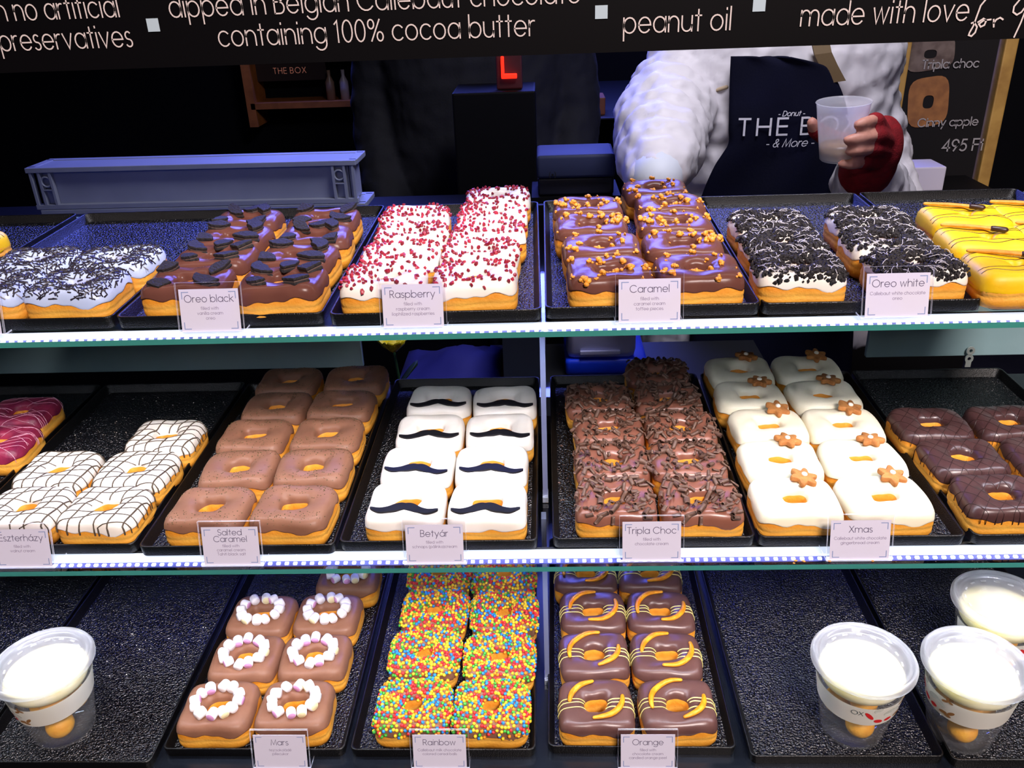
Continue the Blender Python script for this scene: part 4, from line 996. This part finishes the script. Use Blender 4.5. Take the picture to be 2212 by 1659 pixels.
for k, (dx, c) in enumerate(((.02, (150, 120, 100)), (.07, (190, 180, 190)), (.12, (120, 60, 40)), (.15, (180, 170, 160)))):
    bm = bmesh.new(); lathe(bm, [(.0001, 0), (.016, 0), (.016, .06), (.006, .08), (.006, .1), (.0001, .1)], 16); o = obj('bottle', bm, mat('bottle_%d' % k, c, .3), None, True); o.location = (sh.location.x + dx, 3.17, a.z - .0098)
    tag(o, ('dull tan', 'pale grey', 'brown', 'cream')[k] + ' small bottle standing on the wall rack', 'bottle', 'bottles on the wall rack')
bs = thing('back_sign', 'small dim sign on the back wall above the wooden rack', 'sign', (at(625, 152, 3.2).x, 3.2, at(625, 152, 3.2).z))
bm = bmesh.new(); box(bm, (0, .01, 0), (.26, .012, .07)); obj('sign_panel', bm, mat('dark_brown_panel', (40, 22, 18), .6), bs)
bm = bmesh.new(); write(bm, 'THE BOX', 0, -.010, .013, lambda p: (p.x, .003, p.y), .16, gap=.5); obj('lettering', bm, mat('lit_lettering', (190, 130, 110), .6, emit=.25, ecol=(190, 120, 100)), bs)
pb_ = at(1100, 196, 1.72); bm = bmesh.new(); box(bm, (pb_.x - .03, 1.78, pb_.z / 2), (.16, .14, pb_.z), bev=.004); tag(obj('black_cabinet', bm, mat('black_counter', (5, 5, 7), .6, spec=.12)), 'tall black cabinet in the gloom carrying the glowing red light', 'cabinet')
LR = mat('red_lamp', (255, 30, 10), .4, emit=2.2, ecol=(255, 34, 14))
rl = thing('red_light', 'small glowing red light sign in the dark background', 'light', at(1100, 170, 1.73))
rl.location.z = pb_.z + .0395; rl.location.y = 1.73
bm = bmesh.new(); box(bm, (-.012, 0, .004), (.006, .01, .036), bev=.002); box(bm, (0, 0, -.014), (.030, .01, .009), bev=.002); obj('glowing_tube', bm, LR, rl)
bm = bmesh.new(); box(bm, (0, .012, 0), (.05, .012, .078), bev=.003); obj('housing', bm, mat('dark_red_housing', (60, 8, 12), .5), rl)
bbox('timber_block', 1256, 210, 1308, 250, 2.5, .1, mat('brown_block', (120, 66, 40), .6), 'brown wooden block on the dark background shelf', 'block')
bbox('timber_upright', 1234, 60, 1249, 250, 2.52, .05, ORW, 'narrow orange timber upright above the white carton in the dark', 'timber')
wc = thing('white_carton', 'small white carton beside the dark coat sleeve', 'carton', at(1253, 188, 2.45)); 
bm = bmesh.new(); box(bm, (0, .03, 0), (.034, .05, .06), bev=.002); obj('carton_body', bm, mat('bluish_white_card', (180, 188, 225), .5), wc); bm = bmesh.new(); box(bm, (-.004, .004, .003), (.020, .002, .016)); obj('dark_print', bm, BLACK, wc)
bbox('paper_bundle', 772, 208, 818, 228, 3.14, .06, mat('bluish_paper', (110, 124, 190), .6), 'bluish folded paper beside the dim wall rack', 'paper')
bbox('background_shelf', 1180, 251, 1420, 262, 2.45, .82, mat('dark_shelf', (16, 18, 24), .5), 'dark shelf board carrying the brown wooden block', 'shelf')

# ---------------------------------------------------------------- people
SKIN = mat('skin', (222, 160, 140), .5, (206, 140, 122), 60, .05, 200, sss=.1)
def remesh(o, vox, smooth=2, disp=None):
    r = o.modifiers.new('remesh', 'REMESH'); r.mode = 'VOXEL'; r.voxel_size = vox; r.use_smooth_shade = True
    if smooth: s = o.modifiers.new('smooth', 'SMOOTH'); s.factor = .5; s.iterations = smooth
    if disp:
        tx = bpy.data.textures.new('folds', 'CLOUDS'); tx.noise_scale = disp[1]; tx.noise_depth = 2
        d = o.modifiers.new('folds', 'DISPLACE'); d.texture = tx; d.strength = disp[0]; d.mid_level = .5; d.texture_coords = 'LOCAL'
def spline(P, k=6):
    out = []
    for i in range(len(P) - 1):
        a, b, c, d = P[max(i - 1, 0)], P[i], P[i + 1], P[min(i + 2, len(P) - 1)]
        for j in range(k):
            t = j / k; out.append(tuple(.5 * ((2 * b[m]) + (-a[m] + c[m]) * t + (2 * a[m] - 5 * b[m] + 4 * c[m] - d[m]) * t * t + (-a[m] + 3 * b[m] - 3 * c[m] + d[m]) * t ** 3) for m in range(len(b))))
    return out + [tuple(P[-1])]
def limb(bm, P, k=6, n=14, quilt=0, qn=0):
    S = spline([(*p, r) for p, r in P], k); pts = [s[:3] for s in S]; rad = [s[3] for s in S]
    if quilt:
        L = 0; acc = [0]
        for i in range(1, len(pts)): L += (Vector(pts[i]) - Vector(pts[i - 1])).length; acc.append(L)
        rad = [r * (1 - quilt + quilt * 1.6 * abs(sin(pi * a / qn)) ** .6) for r, a in zip(rad, acc)]
    tube(bm, pts, rad, n)
def ell(cx, cy_, z, a, b, n=32, e=2.4):
    out = []
    for i in range(n):
        t = 2 * pi * i / n; c, s = cos(t), sin(t); out.append((cx + a * math.copysign(abs(c) ** (2 / e), c), cy_ + b * math.copysign(abs(s) ** (2 / e), s), z))
    return out
def ellipsoid(bm, c, s, sub=3): ball(bm, c, 1, sub, 0, s)
# --- the seller in the white jacket
TX, TY = at(1668, 260, 1.55).x, 1.58
V = lambda u, v, Y: at(u, v, Y)
pn = thing('person', 'person in white quilted jacket, dark apron and red fingerless glove holding a plastic cup', 'person', (TX, TY, 0))
IO = Matrix.Translation((-TX, -TY, 0))
shL = V(1478, 150, 1.56); elL = V(1432, 262, 1.44); wrL = V(1415, 372, 1.24); shR = V(1835, 165, 1.56); elR = V(1905, 440, 1.50); wrR = V(1868, 372, 1.365)
bm = bmesh.new()
NZ = 1.47
loft(bm, [ell(TX, TY, z, a, b) for z, a, b in ((.82, .15, .10), (.95, .155, .105), (1.1, .14, .095), (1.25, .155, .10), (1.36, .17, .095), (1.42, .12, .075), (1.45, .06, .055))])
tube(bm, [(TX, TY + .005, 1.40), (TX, TY - .005, 1.56)], .052, 16)
ellipsoid(bm, (TX, TY - .015, 1.64), (.074, .092, .112))
ellipsoid(bm, (TX, TY - .108, 1.628), (.014, .016, .022), 2)                        # nose
for s in (-1, 1): ellipsoid(bm, (TX + s * .076, TY - .008, 1.635), (.012, .022, .032), 2)
ellipsoid(bm, (TX, TY - .088, 1.575), (.026, .02, .014), 2)
for s in (-1, 1):
    limb(bm, [((TX + s * .085, TY, .88), .085), ((TX + s * .09, TY, .48), .055), ((TX + s * .09, TY + .01, .09), .038)], 6, 14)
    ellipsoid(bm, (TX + s * .09, TY - .05, .045), (.042, .12, .042), 2)
limb(bm, [(shL, .05), (elL, .042), (wrL, .028)]); limb(bm, [(shR, .05), (elR, .042), (wrR, .028)])
# the far hand resting behind the toffee donuts
ellipsoid(bm, wrL + Vector((-.004, -.045, -.03)), (.040, .045, .022), 2)
for k, (dx, L) in enumerate(((-.034, .062), (-.012, .072), (.010, .068), (.030, .056))):
    c = wrL + Vector((dx, -.075, -.036)); limb(bm, [(c, .0085), (c + Vector((dx * .1, -L * .5, -.006)), .008), (c + Vector((dx * .15, -L * .85, -.022)), .007)], 5, 10)
limb(bm, [(wrL + Vector((.030, -.03, -.03)), .011), (wrL + Vector((.055, -.055, -.034)), .0095), (wrL + Vector((.058, -.085, -.042)), .008)], 5, 10)
# the hand round the cup
CC = V(1814, 285, 1.305)
FING = [[V(1905, 288, 1.315), V(1893, 262, 1.283), V(1871, 264, 1.262), V(1852, 270, 1.258)], [V(1915, 305, 1.315), V(1898, 293, 1.276), V(1866, 297, 1.259), V(1831, 303, 1.258)],
        [V(1910, 328, 1.315), V(1890, 321, 1.276), V(1860, 324, 1.260), V(1834, 327, 1.261)], [V(1896, 350, 1.315), V(1872, 350, 1.285), V(1843, 355, 1.268), V(1818, 354, 1.270)]]
FR = ((.0098, .0092, .0086, .0072), (.0098, .0094, .0088, .0074), (.0096, .0090, .0085, .0072), (.0088, .0082, .0076, .0066))
ellipsoid(bm, V(1906, 318, 1.334), (.024, .030, .042), 2); limb(bm, [(wrR, .029), (V(1888, 345, 1.342), .031), (V(1900, 318, 1.330), .026)])
for P_, R_ in zip(FING, FR): limb(bm, list(zip(P_, R_)), 5, 10)
TH_ = [V(1885, 335, 1.356), V(1840, 315, 1.368), V(1790, 298, 1.362), V(1762, 280, 1.346), V(1754, 264, 1.335)]
limb(bm, list(zip(TH_, (.014, .0125, .011, .010, .0085))), 5, 10)
for v in bm.verts: v.co = IO @ v.co
bo = obj('body', bm, SKIN, pn); remesh(bo, .0042, 1)
NAIL = mat('nail', (240, 200, 190), .3)
bm = bmesh.new(); hairy = [ell(TX, TY + .004, z, a, b, 32, 2) for z, a, b in ((1.60, .079, .08), (1.66, .084, .098), (1.71, .076, .09), (1.75, .045, .055), (1.762, .01, .012))]
loft(bm, [[IO @ Vector((x, y + (.018 if z < 1.68 else .004), z)) for x, y, z in r] for r in hairy]); obj('hair', bm, mat('dark_hair', (30, 22, 18), .6, (20, 14, 12), 80), pn, True)
bm = bmesh.new()
for s in (-1, 1): ellipsoid(bm, IO @ Vector((TX + s * .03, TY - .096, 1.648)), (.012, .008, .007), 2)
obj('eyes', bm, mat('eye', (40, 30, 26), .2), pn, True)
bm = bmesh.new(); ellipsoid(bm, IO @ Vector((TX, TY - .104, 1.583)), (.022, .006, .006), 2); obj('mouth', bm, mat('lips', (180, 90, 86), .5), pn, True)
# jacket
JW = mat('white_quilted_cloth', (226, 222, 228), .55, (214, 210, 216), 12, .25, 45)
def tor(z):
    zs = (.84, .90, 1.0, 1.12, 1.25, 1.36, 1.42, 1.465); As = (.245, .232, .208, .196, .205, .215, .165, .09); Bs = (.165, .155, .14, .13, .135, .13, .105, .075)
    return interp(z, zs, As), interp(z, zs, Bs)
bm = bmesh.new(); rings = []
for i in range(64):
    z = .845 + i * (1.465 - .845) / 63; a, b = tor(z); q = 1 + .022 * (abs(sin(pi * (z - .84) / .075)) ** .6 - .6); rings.append([IO @ Vector(p) for p in ell(TX, TY, z, a * q, b * q, 40)])
loft(bm, rings)
limb(bm, [(IO @ (shL + Vector((.02, 0, .02))), .072), (IO @ V(1462, 200, 1.52), .074), (IO @ elL, .076), (IO @ V(1424, 320, 1.34), .066), (IO @ V(1418, 362, 1.265), .052), (IO @ V(1416, 380, 1.235), .042)], 14, 20, .08, .05)
limb(bm, [(IO @ (shR + Vector((-.02, 0, .02))), .068), (IO @ V(1856, 250, 1.56), .068), (IO @ V(1885, 350, 1.56), .064), (IO @ elR, .062), (IO @ V(1882, 415, 1.43), .058), (IO @ V(1868, 388, 1.385), .050)], 14, 20, .08, .05)
tube(bm, [IO @ Vector((TX + .085 * cos(a), TY - .005 + .075 * sin(a), 1.455)) for a in [2 * pi * i / 24 for i in range(25)]], .022, 12)
jk = obj('quilted_jacket', bm, JW, pn); remesh(jk, .0062, 2, (.017, .032))
# cuff of knitted elastic
bm = bmesh.new(); tube(bm, [IO @ V(1868, 392, 1.392), IO @ V(1866, 376, 1.368)], [.042, .036], 18); obj('jacket_cuff', bm, JW, pn, True)
bm = bmesh.new(); tube(bm, [IO @ V(1418, 376, 1.24), IO @ V(1416, 392, 1.215)], [.040, .036], 18); obj('jacket_cuff', bm, mat('pale_blue_cuff', (214, 220, 232), .6), pn, True)
# trousers and shoes
bm = bmesh.new()
for s in (-1, 1): limb(bm, [((s * .085, 0, .93), .105), ((s * .095, 0, .5), .078), ((s * .095, .01, .10), .06)], 6, 18)
loft(bm, [ell(0, 0, z, a, b) for z, a, b in ((.80, .17, .11), (.9, .18, .12), (.98, .17, .115))])
o = obj('trousers', bm, mat('dark_cloth', (14, 15, 24), .8), pn); remesh(o, .01, 1)
bm = bmesh.new()
for s in (-1, 1): ellipsoid(bm, (s * .095, -.05, .05), (.052, .135, .05), 2)
o = obj('shoes', bm, mat('black_leather', (12, 12, 14), .4), pn, True)
# apron
AP = mat('navy_apron_cloth', (9, 11, 36), .85, (7, 9, 30), 15, .15, 300, spec=.15)
def front(x, z, off):
    a, b = tor(z); a += .004; k = max(0, 1 - min(1, abs((x) / a)) ** 2.4) ** (1 / 2.4); return -b * k - off
def az(u, v): p = V(u, v, TY - .14); return p.x - TX, p.z
rowsA = [(122, 1580, 1705), (140, 1579, 1775), (165, 1578, 1800), (200, 1577, 1818), (240, 1576, 1830), (280, 1575, 1838), (310, 1574, 1846), (335, 1560, 1855), (360, 1545, 1860), (400, 1528, 1865), (440, 1515, 1870)]
bm = bmesh.new(); N = 24; fine = spline([(float(a), float(b), float(c)) for a, b, c in rowsA], 4); g = []
for v, u0, u1 in fine:
    row = []
    for j in range(N + 1):
        u = u0 + (u1 - u0) * j / N; x, z = az(u, v); x = max(-.2, min(.2, x)); row.append(bm.verts.new((x, front(x, z, .014 + .003 * sin(j * .5 + v * .02)), z)))
    g.append(row)
zl = min(v.co.z for v in g[-1])
for kz in range(1, 9):
    z = zl - kz * .045; row = []
    for j in range(N + 1):
        x = g[-1][j].co.x if kz == 1 else g[len(fine) - 1 + kz - 1][j].co.x
        zz = max(z, .5); a = max(.84, zz); row.append(bm.verts.new((x * 1.01 if abs(x) < .2 else x, front(min(.23, max(-.23, x)), a, .016 + .004 * sin(j * .8)), z)))
    g.append(row)
for i in range(len(g) - 1):
    for j in range(N): bm.faces.new((g[i][j], g[i][j + 1], g[i + 1][j + 1], g[i + 1][j]))
bmesh.ops.recalc_face_normals(bm, faces=bm.faces[:])
ap = obj('apron', bm, AP, pn, True); sm = ap.modifiers.new('t', 'SOLIDIFY'); sm.thickness = .003; sm.offset = 0
def on_apron(p): return (p.x, front(p.x, p.y, .0215), p.y)
bm = bmesh.new()
p0 = az(1592, 290); p1 = az(1845, 290); write(bm, 'THE BOX', p0[0], p0[1], .0175, on_apron, .19, 'l', width=p1[0] - p0[0], gap=.55)
p0 = az(1704, 247); write(bm, '- Donut -', p0[0], p0[1], .0052, on_apron, .22, slant=.25)
p0 = az(1700, 313); write(bm, '- & More -', p0[0], p0[1], .0085, on_apron, .16, slant=.3)
obj('lettering', bm, mat('white_print', (226, 226, 238), .6), ap)
bm = bmesh.new(); pts = []
for u, v in ((1772, 95), (1775, 118), (1788, 145), (1806, 178)): x, z = az(u, v); pts.append(Vector((x, front(x, z, .014), z)))
for q in range(len(pts) - 1): pass
L = [p + Vector((-.013, 0, 0)) for p in pts]; R_ = [p + Vector((.013, 0, .003)) for p in pts]
for i in range(len(pts) - 1): bm.faces.new([bm.verts.new(x) for x in (L[i], R_[i], R_[i + 1], L[i + 1])])
bmesh.ops.remove_doubles(bm, verts=bm.verts[:], dist=1e-6); o = obj('apron_strap', bm, mat('olive_strap', (112, 92, 62), .7), ap); o.modifiers.new('t', 'SOLIDIFY').thickness = .004
# pocket welt on the jacket front
bm = bmesh.new(); pts = []
for u, v in ((1532, 209), (1545, 202), (1560, 196), (1574, 191)): x, z = az(u, v); pts.append((x, front(x, z, .001), z))
tube(bm, pts, .0032, 8); obj('pocket_welt', bm, mat('beige_welt', (176, 156, 130), .7), pn, True)
# glove
GL = mat('red_knit', (150, 10, 24), .85, (124, 6, 18), 80, .4, 400)
bm = bmesh.new()
ellipsoid(bm, V(1906, 318, 1.336), (.029, .034, .047), 3)
limb(bm, [(V(1866, 378, 1.368), .040), (V(1880, 352, 1.348), .040), (V(1896, 325, 1.334), .034)], 6, 18)
for P_, R_ in zip(FING, FR): limb(bm, [(P_[0], R_[0] + .004), (P_[1], R_[1] + .0032), (P_[1].lerp(P_[2], .35), R_[1] + .0026)], 5, 12)
limb(bm, list(zip(TH_[:4], (.018, .0165, .0145, .013))), 5, 12)
limb(bm, [(V(1912, 268, 1.33), .014), (V(1925, 300, 1.335), .017), (V(1922, 332, 1.34), .016), (V(1900, 362, 1.35), .016)], 6, 12)   # folded-back mitten flap
for v in bm.verts: v.co = IO @ v.co
o = obj('fingerless_glove', bm, GL, pn); remesh(o, .0036, 1)
bm = bmesh.new(); tube(bm, [IO @ V(1888, 285, 1.3005), IO @ V(1898, 305, 1.2985), IO @ V(1899, 330, 1.2985), IO @ V(1890, 352, 1.303)], [.0028, .0042, .0045, .003], 10, 0, .6); obj('flap_shadow', bm, mat('flap_shadow_dark', (16, 2, 6), .9), o, True)  # dark tube painted in as the shadow of the glove flap
# the cup the hand holds
hc = thing('drink_cup', 'clear plastic drink cup held by the gloved hand in front of the apron', 'cup', V(1811, 346, 1.302))
hc.rotation_euler = (radians(3), radians(-3), 0); hC = .083
bm = bmesh.new(); lathe(bm, [(.0001, .001), (.025, .001), (.027, .003)] + [(.027 + .0105 * k / 6, .003 + (hC - .003) * k / 6) for k in range(1, 7)] + [(.0390, hC + .001), (.0382, hC + .002), (.0366, hC)] + [(.0262 + .0105 * k / 6, .003 + (hC - .003) * k / 6) for k in range(5, 0, -1)] + [(.0255, .004), (.0001, .004)], 48)
bmesh.ops.recalc_face_normals(bm, faces=bm.faces[:]); obj('cup_wall', bm, clear('frosty_cup_plastic', (.93, .93, .96), rough=.12, fres=1.5, white=.2), hc, True)
bm = bmesh.new(); lathe(bm, [(.0001, .0042), (.0250, .0042), (.0282, .024), (.0001, .024)], 40); o = obj('drink', bm, mat('amber_drink', (150, 116, 70), .3), None, True); o.location = hc.location; o.rotation_euler = hc.rotation_euler
tag(o, 'tan drink at the bottom of the held plastic cup', 'drink')

# --- the dark figure farther back
DX, DY = at(1030, 300, 2.12).x, 2.12
pd2 = thing('person', 'person in dark coat standing in the gloom behind the raspberry donuts', 'person', (DX, DY, 0))
bm = bmesh.new()
loft(bm, [ell(0, 0, z, a, b) for z, a, b in ((.86, .15, .10), (1.1, .15, .10), (1.3, .17, .105), (1.46, .18, .10), (1.52, .12, .08), (1.55, .06, .06))])
tube(bm, [(0, 0, 1.5), (0, -.01, 1.66)], .055, 16); ellipsoid(bm, (0, -.015, 1.74), (.078, .098, .118)); ellipsoid(bm, (0, -.114, 1.73), (.014, .016, .022), 2)
for s in (-1, 1):
    limb(bm, [((s * .09, 0, .9), .09), ((s * .095, 0, .5), .06), ((s * .095, .01, .09), .04)]); ellipsoid(bm, (s * .095, -.05, .05), (.045, .13, .045), 2); ellipsoid(bm, (s * .08, -.005, 1.735), (.012, .022, .032), 2)
    limb(bm, [((s * .18, 0, 1.45), .05), ((s * .228, .01, 1.18), .043), ((s * .21, -.12, .95), .03)]); ellipsoid(bm, (s * .21, -.16, .92), (.03, .05, .045), 2)
    for k in range(4): limb(bm, [((s * (.195 + .014 * k), -.19, .91 - .012 * k), .009), ((s * (.195 + .014 * k), -.235, .90 - .015 * k), .008)], 4, 8)
    limb(bm, [((s * .185, -.16, .935), .011), ((s * .165, -.20, .93), .009)], 4, 8)
o = obj('body', bm, SKIN, pd2); remesh(o, .006, 1)
bm = bmesh.new(); loft(bm, [ell(0, .012, z, a, b, 32, 2) for z, a, b in ((1.69, .083, .085), (1.76, .089, .103), (1.82, .08, .095), (1.855, .045, .055), (1.868, .01, .012))]); obj('hair', bm, mat('dark_hair', (30, 22, 18), .6), pd2, True)
bm = bmesh.new(); loft(bm, [ell(0, 0, z, a, b) for z, a, b in ((.74, .24, .165), (.95, .22, .15), (1.15, .205, .14), (1.35, .215, .14), (1.47, .205, .125), (1.54, .12, .1), (1.58, .085, .085))])
for s in (-1, 1): limb(bm, [((s * .180, 0, 1.455), .074), ((s * .230, .01, 1.19), .068), ((s * .205, -.12, .97), .055)], 10, 18, .06, .07)
o = obj('dark_coat', bm, mat('blue_black_cloth', (9, 10, 22), .85, (6, 7, 17), 20, .2, 200), pd2); remesh(o, .008, 2, (.014, .05))
bm = bmesh.new()
for s in (-1, 1): limb(bm, [((s * .09, 0, .95), .11), ((s * .1, 0, .5), .08), ((s * .1, .01, .1), .062)], 6, 18)
o = obj('trousers', bm, mat('dark_cloth', (14, 15, 24), .8), pd2); remesh(o, .01, 1)
bm = bmesh.new()
for s in (-1, 1): ellipsoid(bm, (s * .1, -.05, .05), (.054, .14, .05), 2)
obj('shoes', bm, mat('black_leather', (12, 12, 14), .4), pd2, True)
